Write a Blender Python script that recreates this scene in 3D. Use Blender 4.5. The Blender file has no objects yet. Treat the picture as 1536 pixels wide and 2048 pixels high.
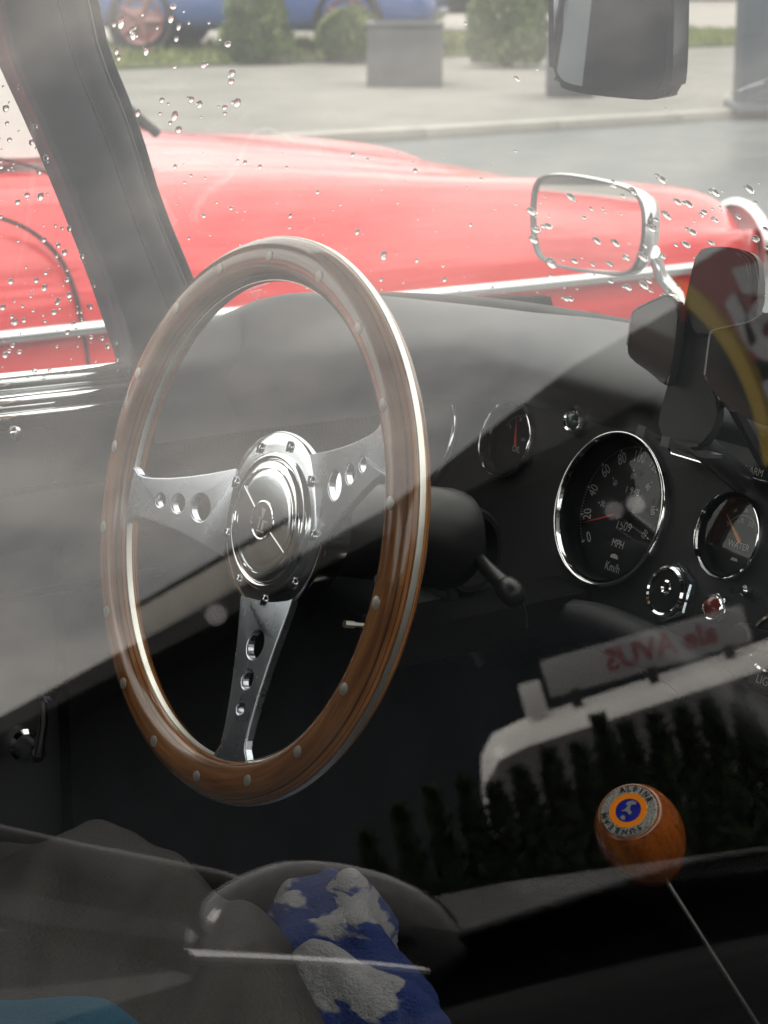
import bpy, bmesh, math, random
from math import sin, cos, pi, radians, hypot, atan2, sqrt
from mathutils import Vector, Matrix, noise as mnoise

random.seed(7)
S = bpy.context.scene
COL = S.collection
V = Vector

# ------------------------------------------------------------------ camera
CAM = V((-0.7293, -0.8681, 1.1620))
PSI, PIT, FPX = radians(55.668), radians(14.811), 4380.0     # heading (from the car's nose towards its left), pitch, focal length in photo pixels
cv = V((cos(PIT) * cos(PSI), cos(PIT) * sin(PSI), -sin(PIT)))
cr = V((sin(PSI), -cos(PSI), 0.0))
cu = cr.cross(cv)
cam = bpy.data.cameras.new('camera')
camo = bpy.data.objects.new('camera', cam)
COL.objects.link(camo)
camo.matrix_world = Matrix(((cr.x, cu.x, -cv.x, CAM.x), (cr.y, cu.y, -cv.y, CAM.y), (cr.z, cu.z, -cv.z, CAM.z), (0, 0, 0, 1)))
cam.sensor_fit = 'VERTICAL'
cam.sensor_height = 36.0
cam.lens = FPX / 2048 * 36.0
cam.clip_start = 0.02
cam.clip_end = 2000
cam.dof.use_dof = True
cam.dof.focus_distance = 1.47
cam.dof.aperture_fstop = 17.0
S.camera = camo

# ------------------------------------------------------------------ world, sun, exposure
SUN_AZ, SUN_EL = radians(-150), radians(52)
w = bpy.data.worlds.new('World')
S.world = w
w.use_nodes = True
nt = w.node_tree
for n in list(nt.nodes):
    nt.nodes.remove(n)
wo = nt.nodes.new('ShaderNodeOutputWorld')
bg = nt.nodes.new('ShaderNodeBackground')
sky = nt.nodes.new('ShaderNodeTexSky')
sky.sky_type = 'NISHITA'
sky.sun_disc = False
sky.sun_elevation = SUN_EL
sky.sun_rotation = pi / 2 - SUN_AZ
sky.air_density = 1.0
sky.dust_density = 3.0
hs = nt.nodes.new('ShaderNodeHueSaturation')
hs.inputs['Saturation'].default_value = 0.30
tc = nt.nodes.new('ShaderNodeTexCoord')
mp = nt.nodes.new('ShaderNodeMapping')
mp.inputs['Scale'].default_value = (1.0, 1.0, 2.2)
no = nt.nodes.new('ShaderNodeTexNoise')
no.inputs['Scale'].default_value = 8.0
no.inputs['Detail'].default_value = 6
no.inputs['Roughness'].default_value = 0.55
cr_ = nt.nodes.new('ShaderNodeValToRGB')
cr_.color_ramp.elements[0].position = 0.36
cr_.color_ramp.elements[0].color = (0.64, 0.655, 0.68, 1)
cr_.color_ramp.elements[1].position = 0.62
cr_.color_ramp.elements[1].color = (1.32, 1.27, 1.22, 1)
mx = nt.nodes.new('ShaderNodeMix')
mx.data_type = 'RGBA'
mx.blend_type = 'MULTIPLY'
mx.inputs[0].default_value = 1.0
cl = nt.nodes.new('ShaderNodeMix')
cl.data_type = 'RGBA'
cl.inputs[0].default_value = 0.72          # share of even cloud cover over the clear sky
cl.inputs[7].default_value = (12.6, 12.1, 11.5, 1)
L = nt.links.new
L(sky.outputs[0], hs.inputs['Color'])
L(hs.outputs[0], cl.inputs[6])
L(tc.outputs['Generated'], mp.inputs[0])
L(mp.outputs[0], no.inputs['Vector'])
L(no.outputs['Fac'], cr_.inputs[0])
L(cl.outputs[2], mx.inputs[6])
L(cr_.outputs[0], mx.inputs[7])
sep = nt.nodes.new('ShaderNodeSeparateXYZ')        # an overcast sky grows brighter towards the zenith
L(tc.outputs['Generated'], sep.inputs[0])
zr = nt.nodes.new('ShaderNodeMapRange')
zr.inputs['From Min'].default_value = 0.0
zr.inputs['From Max'].default_value = 1.0
zr.inputs['To Min'].default_value = 0.74
zr.inputs['To Max'].default_value = 1.75
L(sep.outputs['Z'], zr.inputs[0])
gm = nt.nodes.new('ShaderNodeMix')
gm.data_type = 'RGBA'
gm.blend_type = 'MULTIPLY'
gm.inputs[0].default_value = 1.0
L(mx.outputs[2], gm.inputs[6])
L(zr.outputs[0], gm.inputs[7])
L(gm.outputs[2], bg.inputs['Color'])
bg.inputs['Strength'].default_value = 0.10
L(bg.outputs[0], wo.inputs[0])

sl = bpy.data.lights.new('sun', 'SUN')
sl.energy = 1.2
sl.angle = radians(16)
sl.color = (1.0, 0.95, 0.88)
so = bpy.data.objects.new('sun', sl)
COL.objects.link(so)
sd = V((cos(SUN_EL) * cos(SUN_AZ), cos(SUN_EL) * sin(SUN_AZ), sin(SUN_EL)))
so.rotation_euler = sd.to_track_quat('Z', 'Y').to_euler()
so.location = (-3, -4, 8)

S.view_settings.view_transform = 'Standard'
S.view_settings.look = 'None'
S.view_settings.exposure = 1.0
S.view_settings.gamma = 1.0
S.view_settings.use_curve_mapping = False
S.render.engine = 'CYCLES'
S.cycles.max_bounces = 10
S.cycles.diffuse_bounces = 4
S.cycles.glossy_bounces = 5
S.cycles.transmission_bounces = 6
S.cycles.transparent_max_bounces = 24
S.cycles.caustics_reflective = False
S.cycles.caustics_refractive = False
S.cycles.sample_clamp_indirect = 6.0


# ------------------------------------------------------------------ helpers: rays of the camera, used to measure positions
def ray(x, y):
    return cv + cr * ((x - 768) / FPX) - cu * ((y - 1024) / FPX)

def at_x(x, y, q):
    d = ray(x, y)
    return CAM + d * ((q - CAM.x) / d.x)

def at_y(x, y, q):
    d = ray(x, y)
    return CAM + d * ((q - CAM.y) / d.y)

def at_z(x, y, q):
    d = ray(x, y)
    return CAM + d * ((q - CAM.z) / d.z)

def at_d(x, y, q):
    return CAM + ray(x, y) * q

def at_plane(x, y, p0, n):
    d = ray(x, y)
    return CAM + d * (((p0 - CAM).dot(n)) / d.dot(n))


# ------------------------------------------------------------------ materials
MATS = {}

def mat(name, col, rough=0.5, metal=0.0, var=0.0, vscale=20.0, bump=0.0, bscale=200.0, coat=0.0, spec=0.5, sheen=0.0, rvar=0.0, stretch=None, bdist=0.002):
    if name in MATS:
        return MATS[name]
    m = bpy.data.materials.new(name)
    m.use_nodes = True
    t = m.node_tree
    b = t.nodes['Principled BSDF']
    b.inputs['Base Color'].default_value = (*col, 1)
    b.inputs['Roughness'].default_value = rough
    b.inputs['Metallic'].default_value = metal
    b.inputs['Specular IOR Level'].default_value = spec
    b.inputs['Coat Weight'].default_value = coat
    b.inputs['Coat Roughness'].default_value = 0.05
    b.inputs['Sheen Weight'].default_value = sheen
    if var or bump or rvar:
        c = t.nodes.new('ShaderNodeTexCoord')
        src = c.outputs['Object']
        if stretch:
            q = t.nodes.new('ShaderNodeMapping')
            q.inputs['Scale'].default_value = stretch
            t.links.new(src, q.inputs[0])
            src = q.outputs[0]
    if var or rvar:
        n = t.nodes.new('ShaderNodeTexNoise')
        n.inputs['Scale'].default_value = vscale
        n.inputs['Detail'].default_value = 6
        n.inputs['Roughness'].default_value = 0.6
        t.links.new(src, n.inputs['Vector'])
    if var:
        r = t.nodes.new('ShaderNodeValToRGB')
        r.color_ramp.elements[0].position = 0.3
        r.color_ramp.elements[1].position = 0.7
        r.color_ramp.elements[0].color = (*[max(0, x * (1 - var)) for x in col], 1)
        r.color_ramp.elements[1].color = (*[x * (1 + var) for x in col], 1)
        t.links.new(n.outputs['Fac'], r.inputs[0])
        t.links.new(r.outputs[0], b.inputs['Base Color'])
    if rvar:
        mr = t.nodes.new('ShaderNodeMapRange')
        mr.inputs['To Min'].default_value = max(0.02, rough - rvar)
        mr.inputs['To Max'].default_value = rough + rvar
        mr.inputs['From Min'].default_value = 0.3
        mr.inputs['From Max'].default_value = 0.7
        t.links.new(n.outputs['Fac'], mr.inputs[0])
        t.links.new(mr.outputs[0], b.inputs['Roughness'])
    if bump:
        n2 = t.nodes.new('ShaderNodeTexNoise')
        n2.inputs['Scale'].default_value = bscale
        n2.inputs['Detail'].default_value = 4
        t.links.new(src, n2.inputs['Vector'])
        bp = t.nodes.new('ShaderNodeBump')
        bp.inputs['Strength'].default_value = bump
        bp.inputs['Distance'].default_value = bdist
        t.links.new(n2.outputs['Fac'], bp.inputs['Height'])
        t.links.new(bp.outputs[0], b.inputs['Normal'])
        t.links.new(bp.outputs[0], b.inputs['Coat Normal'])
    MATS[name] = m
    return m

def glass_mat(name, tint=(0.97, 0.98, 0.975), gain=1.0, rough=0.0):
    """Clear sheet glass: lets light straight through and mirrors more of it at grazing angles (Schlick)."""
    m = bpy.data.materials.new(name)
    m.use_nodes = True
    t = m.node_tree
    for n in list(t.nodes):
        t.nodes.remove(n)
    o = t.nodes.new('ShaderNodeOutputMaterial')
    tr = t.nodes.new('ShaderNodeBsdfTransparent')
    tr.inputs[0].default_value = (*tint, 1)
    g = t.nodes.new('ShaderNodeBsdfGlossy')
    g.inputs['Roughness'].default_value = rough
    g.inputs['Color'].default_value = (1, 1, 1, 1)
    lw = t.nodes.new('ShaderNodeLayerWeight')
    lw.inputs['Blend'].default_value = 0.5
    p = t.nodes.new('ShaderNodeMath'); p.operation = 'POWER'; p.inputs[1].default_value = 5.0
    a = t.nodes.new('ShaderNodeMath'); a.operation = 'MULTIPLY_ADD'; a.inputs[1].default_value = 0.957 * gain; a.inputs[2].default_value = 0.043 * gain
    a.use_clamp = True
    mxs = t.nodes.new('ShaderNodeMixShader')
    t.links.new(lw.outputs['Facing'], p.inputs[0])
    t.links.new(p.outputs[0], a.inputs[0])
    t.links.new(a.outputs[0], mxs.inputs[0])
    t.links.new(tr.outputs[0], mxs.inputs[1])
    t.links.new(g.outputs[0], mxs.inputs[2])
    t.links.new(mxs.outputs[0], o.inputs[0])
    return m

def wood_mat(name, c1, c2, c3, uv=True, laminate=False, rough=0.22):
    m = bpy.data.materials.new(name)
    m.use_nodes = True
    t = m.node_tree
    b = t.nodes['Principled BSDF']
    b.inputs['Roughness'].default_value = rough
    b.inputs['Coat Weight'].default_value = 0.6
    b.inputs['Coat Roughness'].default_value = 0.08
    c = t.nodes.new('ShaderNodeTexCoord')
    q = t.nodes.new('ShaderNodeMapping')
    q.inputs['Scale'].default_value = (8, 8, 1) if uv else (60, 60, 14)
    t.links.new(c.outputs['UV' if uv else 'Object'], q.inputs[0])
    n = t.nodes.new('ShaderNodeTexNoise')
    n.inputs['Scale'].default_value = 2.0
    n.inputs['Detail'].default_value = 8
    n.inputs['Distortion'].default_value = 0.35
    t.links.new(q.outputs[0], n.inputs['Vector'])
    n3 = t.nodes.new('ShaderNodeTexNoise')
    q3 = t.nodes.new('ShaderNodeMapping')
    q3.inputs['Scale'].default_value = (18, 60, 1) if uv else (420, 420, 60)
    t.links.new(c.outputs['UV' if uv else 'Object'], q3.inputs[0])
    n3.inputs['Scale'].default_value = 2.5
    n3.inputs['Detail'].default_value = 3
    t.links.new(q3.outputs[0], n3.inputs['Vector'])
    mixf = t.nodes.new('ShaderNodeMath'); mixf.operation = 'MULTIPLY_ADD'; mixf.inputs[1].default_value = 0.35
    sub = t.nodes.new('ShaderNodeMath'); sub.operation = 'MULTIPLY'; sub.inputs[1].default_value = 0.75
    t.links.new(n.outputs['Fac'], sub.inputs[0])
    t.links.new(n3.outputs['Fac'], mixf.inputs[0])
    t.links.new(sub.outputs[0], mixf.inputs[2])
    r = t.nodes.new('ShaderNodeValToRGB')
    r.color_ramp.elements[0].position = 0.35
    r.color_ramp.elements[0].color = (*c1, 1)
    r.color_ramp.elements[1].position = 0.78
    r.color_ramp.elements[1].color = (*c3, 1)
    e = r.color_ramp.elements.new(0.55)
    e.color = (*c2, 1)
    t.links.new(mixf.outputs[0], r.inputs[0])
    last = r.outputs[0]
    if laminate:
        sx = t.nodes.new('ShaderNodeSeparateXYZ')
        t.links.new(c.outputs['Object'], sx.inputs[0])
        mr = t.nodes.new('ShaderNodeMapRange')
        mr.inputs['From Min'].default_value = -0.018
        mr.inputs['From Max'].default_value = 0.018
        t.links.new(sx.outputs['Z'], mr.inputs[0])
        lam = t.nodes.new('ShaderNodeValToRGB')
        lam.color_ramp.interpolation = 'CONSTANT'
        els = [(0.0, .95), (.24, .35), (.27, 1.15), (.33, .5), (.355, 1.35), (.41, .45), (.43, 1.0), (.57, .45), (.59, 1.35), (.645, .5), (.67, 1.15), (.73, .35), (.76, .95)]
        lam.color_ramp.elements[0].position = 0.0
        lam.color_ramp.elements[0].color = (.95, .95, .95, 1)
        lam.color_ramp.elements[1].position = els[1][0]
        lam.color_ramp.elements[1].color = (els[1][1],) * 3 + (1,)
        for p_, v_ in els[2:]:
            e = lam.color_ramp.elements.new(p_)
            e.color = (v_, v_, v_, 1)
        t.links.new(mr.outputs[0], lam.inputs[0])
        mm = t.nodes.new('ShaderNodeMix'); mm.data_type = 'RGBA'; mm.blend_type = 'MULTIPLY'
        mm.inputs[0].default_value = 1.0
        t.links.new(last, mm.inputs[6])
        t.links.new(lam.outputs[0], mm.inputs[7])
        last = mm.outputs[2]
    t.links.new(last, b.inputs['Base Color'])
    return m

M_vinyl = mat('black grained vinyl', (0.040, 0.041, 0.044), 0.45, var=0.15, vscale=14, bump=0.10, bscale=900)
M_crackle = mat('black crackle paint', (0.007, 0.0078, 0.0085), 0.5, spec=0.35, var=0.3, vscale=9, bump=0.25, bscale=1100)
M_plastic = mat('black plastic', (0.010, 0.010, 0.011), 0.38, spec=0.35, rvar=0.06, vscale=60)
M_rubber = mat('black rubber', (0.015, 0.015, 0.016), 0.55)
M_carpet = mat('black carpet', (0.006, 0.006, 0.0066), 0.95, spec=0.1, bump=0.8, bscale=500)
M_chrome = mat('chrome', (0.82, 0.83, 0.84), 0.06, 1.0, rvar=0.03, vscale=40)
M_alu = mat('polished aluminium', (0.70, 0.74, 0.79), 0.15, 1.0, rvar=0.03, vscale=25)
M_spoke = mat('satin aluminium', (0.68, 0.73, 0.80), 0.27, 1.0, rvar=0.04, vscale=25)
M_band = mat('brushed aluminium band', (0.80, 0.79, 0.72), 0.42, 0.9, rvar=0.06, vscale=70)
M_rivet = mat('aluminium rivet', (0.42, 0.40, 0.36), 0.45, 0.5)
M_rim = wood_mat('walnut rim', (0.13, 0.045, 0.013), (0.27, 0.108, 0.034), (0.42, 0.195, 0.070), True, True)
M_knob = wood_mat('varnished knob wood', (0.070, 0.016, 0.004), (0.21, 0.050, 0.008), (0.33, 0.092, 0.013), False, False, 0.2)
M_dial = mat('dial black', (0.004, 0.0045, 0.005), 0.5, spec=0.2)
M_print = mat('dial print white', (0.40, 0.41, 0.40), 0.6)
M_needle = mat('needle red', (0.62, 0.05, 0.02), 0.5)
M_amber = mat('needle amber', (0.75, 0.25, 0.04), 0.5)
M_redlens = mat('red lamp lens', (0.16, 0.02, 0.015), 0.12, coat=0.5)
M_carblack = mat('black car paint', (0.010, 0.011, 0.013), 0.18, coat=0.8, var=0.2, vscale=6)
M_dark = mat('dull black car paint', (0.006, 0.0065, 0.008), 0.14, var=0.2, vscale=6, spec=0.22)
M_red = mat('red car paint', (0.62, 0.018, 0.022), 0.34, coat=0.8, var=0.10, vscale=3, rvar=0.06, stretch=(.45, 5, 5), bump=1.0, bscale=3.2, bdist=.008)
M_seam = mat('dark seam', (0.05, 0.008, 0.008), 0.8)
M_blue = mat('blue car paint', (0.055, 0.095, 0.25), 0.25, coat=0.8)
M_white = mat('white vehicle paint', (0.72, 0.71, 0.68), 0.35, coat=0.4, var=0.05, vscale=3)
M_tyre = mat('tyre', (0.018, 0.018, 0.019), 0.8)
M_grey = mat('grey wheel', (0.25, 0.25, 0.26), 0.4, 0.6)
M_redrim = mat('red wheel', (0.19, 0.085, 0.08), 0.5)
M_darkglass = mat('dark vehicle glass', (0.02, 0.022, 0.024), 0.05, coat=0.6)
M_softtop = mat('pale grey soft top', (0.55, 0.54, 0.52), 0.85, var=0.08, vscale=10)
M_headliner = mat('black headlining', (0.008, 0.008, 0.009), 0.9, spec=0.1)
M_holder = mat('dark grey holder plastic', (0.035, 0.036, 0.038), 0.38, var=0.1, vscale=60, rvar=0.06)
M_holder_edge = mat('glossy holder edge', (0.03, 0.03, 0.032), 0.15, coat=0.5)
M_asphalt = mat('damp asphalt', (0.078, 0.084, 0.085), 0.5, var=0.35, vscale=0.9, bump=0.5, bscale=120, rvar=0.2)
M_paving = mat('pavement', (0.168, 0.160, 0.146), 0.85, var=0.20, vscale=1.4, bump=0.3, bscale=60)
M_kerb = mat('kerb stone', (0.30, 0.285, 0.26), 0.85, var=0.12, vscale=5)
M_soil = mat('lawn soil', (0.10, 0.115, 0.05), 0.95, var=0.3, vscale=3)
M_grass = mat('grass blade', (0.17, 0.19, 0.07), 0.7, var=0.35, vscale=2)
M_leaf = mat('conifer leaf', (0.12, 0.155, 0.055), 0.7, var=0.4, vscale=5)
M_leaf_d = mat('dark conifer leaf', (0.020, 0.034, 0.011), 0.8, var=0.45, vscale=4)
M_bark = mat('bark', (0.06, 0.045, 0.03), 0.9)
M_planter = mat('dark planter', (0.060, 0.062, 0.066), 0.6, var=0.12, vscale=6)
M_column = mat('dark blue grey column', (0.045, 0.058, 0.072), 0.5, var=0.1, vscale=3)
M_wall = mat('dark facade', (0.022, 0.026, 0.031), 0.8, spec=0.15, var=0.3, vscale=1.5)
M_tile = mat('pale roof edge panel', (0.62, 0.58, 0.53), 0.6, var=0.06, vscale=4)
M_gutter = mat('dark roof edge', (0.02, 0.02, 0.02), 0.6)
M_signred = mat('sign red', (0.20, 0.022, 0.026), 0.6)
M_signyel = mat('sign yellow', (0.34, 0.24, 0.02), 0.6)
M_signwhite = mat('sign white', (0.30, 0.30, 0.31), 0.5)
M_roofsign = mat('roof sign panel', (0.34, 0.34, 0.35), 0.5)
M_signtext = mat('roof sign red letters', (0.26, 0.06, 0.075), 0.5)
M_jacket = mat('grey brown leather', (0.042, 0.039, 0.036), 0.62, var=0.15, vscale=30, bump=0.8, bscale=330)
M_bluesheen = mat('steel blue sheen', (0.03, 0.10, 0.16), 0.9, var=0.15, vscale=20, bump=0.6, bscale=400)
M_mirror = mat('mirror silver', (0.78, 0.80, 0.80), 0.01, 1.0)
M_glass_near = glass_mat('side window glass', (0.975, 0.985, 0.975), 1.19)
M_glass_ws = glass_mat('windscreen glass', (0.80, 0.82, 0.81), 1.0)
M_glass_dial = glass_mat('instrument glass', (0.97, 0.97, 0.97), 1.0)
M_orange = mat('badge orange enamel', (0.72, 0.20, 0.01), 0.25, coat=0.5)
M_navy = mat('badge blue enamel', (0.012, 0.014, 0.22), 0.25, coat=0.5)
M_ink = mat('badge black letters', (0.012, 0.012, 0.02), 0.4)
M_label = mat('grey label print', (0.45, 0.45, 0.44), 0.6)

M_drop = bpy.data.materials.new('water')
M_drop.use_nodes = True
_b = M_drop.node_tree.nodes['Principled BSDF']
_b.inputs['Transmission Weight'].default_value = 1.0
_b.inputs['IOR'].default_value = 1.33
_b.inputs['Roughness'].default_value = 0.0


# ------------------------------------------------------------------ mesh helpers
def link(name, me, m, parent=None, smooth=True):
    o = bpy.data.objects.new(name, me)
    COL.objects.link(o)
    if m is not None:
        me.materials.append(m)
    if smooth:
        for p in me.polygons:
            p.use_smooth = True
    if parent is not None:
        o.parent = parent
    return o

def obj(name, bm, m, parent=None, smooth=True, sharp=40):
    me = bpy.data.meshes.new(name)
    bmesh.ops.recalc_face_normals(bm, faces=bm.faces)
    if smooth and sharp:
        for e in bm.edges:
            if len(e.link_faces) == 2 and e.calc_face_angle(0) > radians(sharp):
                e.smooth = False
    bm.to_mesh(me)
    bm.free()
    return link(name, me, m, parent, smooth)

def tag(o, label, cat, group=None, kind=None):
    if label: o['label'] = label
    if cat: o['category'] = cat
    if group: o['group'] = group
    if kind: o['kind'] = kind
    return o

def empty(name, loc=(0, 0, 0), rz=0.0):
    o = bpy.data.objects.new(name, None)
    o.empty_display_size = 0.1
    COL.objects.link(o)
    o.location = loc
    o.rotation_euler = (0, 0, rz)
    return o

def xf(bm, verts, mtx):
    bmesh.ops.transform(bm, matrix=mtx, verts=verts)

def box(bm, c, s, rot=None, bevel=0.0, seg=2):
    r = bmesh.ops.create_cube(bm, size=1.0)
    vs = r['verts']
    m_ = Matrix.Translation(V(c)) @ (rot.to_4x4() if rot is not None else Matrix.Identity(4)) @ Matrix.Diagonal((*s, 1))
    xf(bm, vs, m_)
    if bevel:
        es = list({e for v_ in vs for e in v_.link_edges})
        bmesh.ops.bevel(bm, geom=es, offset=bevel, segments=seg, affect='EDGES', profile=0.6)
    return bm

def frame_of(d):
    d = d.normalized()
    a = V((0, 0, 1)) if abs(d.z) < 0.9 else V((1, 0, 0))
    x = a.cross(d).normalized()
    return x, d.cross(x)

def tube(bm, pts, rad, seg=10, cap=True, closed=False):
    pts = [V(p) for p in pts]
    n = len(pts)
    rs = rad if isinstance(rad, (list, tuple)) else [rad] * n
    rings = []
    px = None
    for i, p in enumerate(pts):
        if closed:
            d = pts[(i + 1) % n] - pts[i - 1]
        else:
            d = pts[min(i + 1, n - 1)] - pts[max(i - 1, 0)]
        d.normalize()
        if px is None:
            x, y = frame_of(d)
        else:
            x = (px - d * px.dot(d)).normalized()
            y = d.cross(x)
        px = x
        rings.append([bm.verts.new(p + (x * cos(2 * pi * k / seg) + y * sin(2 * pi * k / seg)) * rs[i]) for k in range(seg)])
    m = n if closed else n - 1
    for i in range(m):
        a, b = rings[i], rings[(i + 1) % n]
        for k in range(seg):
            bm.faces.new((a[k], a[(k + 1) % seg], b[(k + 1) % seg], b[k]))
    if cap and not closed:
        bm.faces.new(rings[0][::-1])
        bm.faces.new(rings[-1])
    return bm

def lathe(bm, prof, seg=48, mtx=None, close_ends=True):
    """prof: list of (r, z) turned about local z."""
    rings = []
    for r, z in prof:
        if r < 1e-6:
            v_ = bm.verts.new((0, 0, z))
            rings.append([v_])
        else:
            rings.append([bm.verts.new((r * cos(2 * pi * k / seg), r * sin(2 * pi * k / seg), z)) for k in range(seg)])
    vs = [v_ for r in rings for v_ in r]
    for a, b in zip(rings, rings[1:]):
        for k in range(seg):
            k2 = (k + 1) % seg
            if len(a) == 1 and len(b) > 1:
                bm.faces.new((a[0], b[k2], b[k]))
            elif len(b) == 1 and len(a) > 1:
                bm.faces.new((a[k], a[k2], b[0]))
            elif len(a) > 1:
                bm.faces.new((a[k], a[k2], b[k2], b[k]))
    if close_ends:
        for r in (rings[0], rings[-1]):
            if len(r) > 1:
                try:
                    bm.faces.new(r)
                except ValueError:
                    pass
    if mtx is not None:
        xf(bm, vs, mtx)
    return bm

def grid(bm, rows, closed_u=False):
    """rows of points -> quads"""
    vr = [[bm.verts.new(p) for p in r] for r in rows]
    for a, b in zip(vr, vr[1:]):
        n = len(a)
        for k in range(n if closed_u else n - 1):
            bm.faces.new((a[k], a[(k + 1) % n], b[(k + 1) % n], b[k]))
    return vr

def prism(bm, outline, ext):
    """closed outline of 3-d points pushed along ext"""
    ext = V(ext)
    a = [bm.verts.new(V(p)) for p in outline]
    b = [bm.verts.new(V(p) + ext) for p in outline]
    n = len(a)
    fa = bm.faces.new(a)
    fb = bm.faces.new(b[::-1])
    for k in range(n):
        bm.faces.new((a[k], b[k], b[(k + 1) % n], a[(k + 1) % n]))
    return a + b

def smooth_poly(pts, it=2, closed=True):
    """Chaikin corner cutting"""
    pts = [V(p) for p in pts]
    for _ in range(it):
        q = []
        n = len(pts)
        if not closed:
            q.append(pts[0])
        for i in range(n if closed else n - 1):
            a, b = pts[i], pts[(i + 1) % n]
            q += [a * .75 + b * .25, a * .25 + b * .75]
        if not closed:
            q.append(pts[-1])
        pts = q
    return pts

def catmull(pts, sub=8):
    pts = [V(p) for p in pts]
    P = [pts[0] * 2 - pts[1]] + pts + [pts[-1] * 2 - pts[-2]]
    out = []
    for i in range(1, len(P) - 2):
        for k in range(sub):
            t = k / sub
            a, b, c, d = P[i - 1], P[i], P[i + 1], P[i + 2]
            out.append(0.5 * ((2 * b) + (c - a) * t + (2 * a - 5 * b + 4 * c - d) * t * t + (3 * b - a - 3 * c + d) * t ** 3))
    out.append(pts[-1])
    return out

def interp(tab, x):
    if x <= tab[0][0]: return tab[0][1]
    for (a, b), (c, d) in zip(tab, tab[1:]):
        if x <= c:
            t = (x - a) / (c - a)
            return b + (d - b) * t
    return tab[-1][1]

def text_bm(bm, body, size, mtx, extrude=0.0, bold=0.0, sx=1.0, align='CENTER'):
    cu_ = bpy.data.curves.new('lettering', 'FONT')
    cu_.body = body
    cu_.size = size
    cu_.align_x = align
    cu_.align_y = 'CENTER'
    cu_.extrude = extrude
    cu_.offset = bold
    cu_.resolution_u = 3
    o = bpy.data.objects.new('lettering', cu_)
    me = bpy.data.meshes.new_from_object(o)
    bpy.data.objects.remove(o)
    me.transform(mtx @ Matrix.Diagonal((sx, 1, 1, 1)))
    bm.from_mesh(me)
    bpy.data.meshes.remove(me)
    return bm

def basis_mtx(o, x, y, z):
    return Matrix(((x.x, y.x, z.x, o.x), (x.y, y.y, z.y, o.y), (x.z, y.z, z.z, o.z), (0, 0, 0, 1)))

def T(x, y, z=0.0):
    return Matrix.Translation((x, y, z))

def RZ(a):
    return Matrix.Rotation(a, 4, 'Z')


# ================================================================== SETTING
# ground: one sheet of asphalt to the horizon
bm = bmesh.new()
grid(bm, [[V((x, y, 0)) for x in (-400, -60, -20, 0, 20, 60, 400)] for y in (-400, -60, -20, 0, 9.66, 60, 400)])
g = obj('road', bm, M_asphalt, None, False)
g['kind'] = 'structure'
# pavement beyond the road, its kerb, the strip of lawn
KY = 9.72
bm = bmesh.new()
box(bm, (5, KY + 0.15 + 3.05, 0.02), (160, 6.1, 0.06))
g = obj('pavement', bm, M_paving, None, False)
g['kind'] = 'structure'
kerb = empty('kerb', (0, KY, 0))
kerb['kind'] = 'structure'
ks = bmesh.new()
box(ks, (0, 0.075, 0.024), (0.994, 0.148, 0.066), bevel=0.008)
k0 = obj('kerb_stone', ks, M_kerb, kerb)
for i in range(-2, 24):
    k_ = k0 if i == -2 else k0.copy()
    if i > -2:
        COL.objects.link(k_)
    k_.location = (i * 1.0 + 0.3, random.uniform(-.004, .004), random.uniform(-.004, .002))
bm = bmesh.new()
box(bm, (5, 17.35, 0.022), (160, 2.95, 0.11))
g = obj('lawn_ground', bm, M_soil, None, False)
g['kind'] = 'structure'
# parking beyond the lawn
bm = bmesh.new()
box(bm, (5, 48.9, 0.03), (200, 60, 0.06))
g = obj('far_parking', bm, mat('pale parking surface', (0.26, 0.24, 0.22), 0.85, var=0.12, vscale=.8), None, False)
g['kind'] = 'structure'
# grass blades
bm = bmesh.new()
for i in range(9000):
    x = random.uniform(5.5, 16.5)
    y = random.uniform(15.9, 18.8)
    h = random.uniform(.05, .13)
    a = random.uniform(0, pi)
    wv = V((cos(a), sin(a), 0)) * .012
    ln = V((random.uniform(-.04, .04), random.uniform(-.04, .04), h))
    b_ = V((x, y, .076))
    bm.faces.new((bm.verts.new(b_ - wv), bm.verts.new(b_ + wv), bm.verts.new(b_ + ln)))
g = obj('grass', bm, M_grass, None, False)
tag(g, 'strip of short yellow green grass beyond the pavement', 'grass', kind='stuff')


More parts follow.
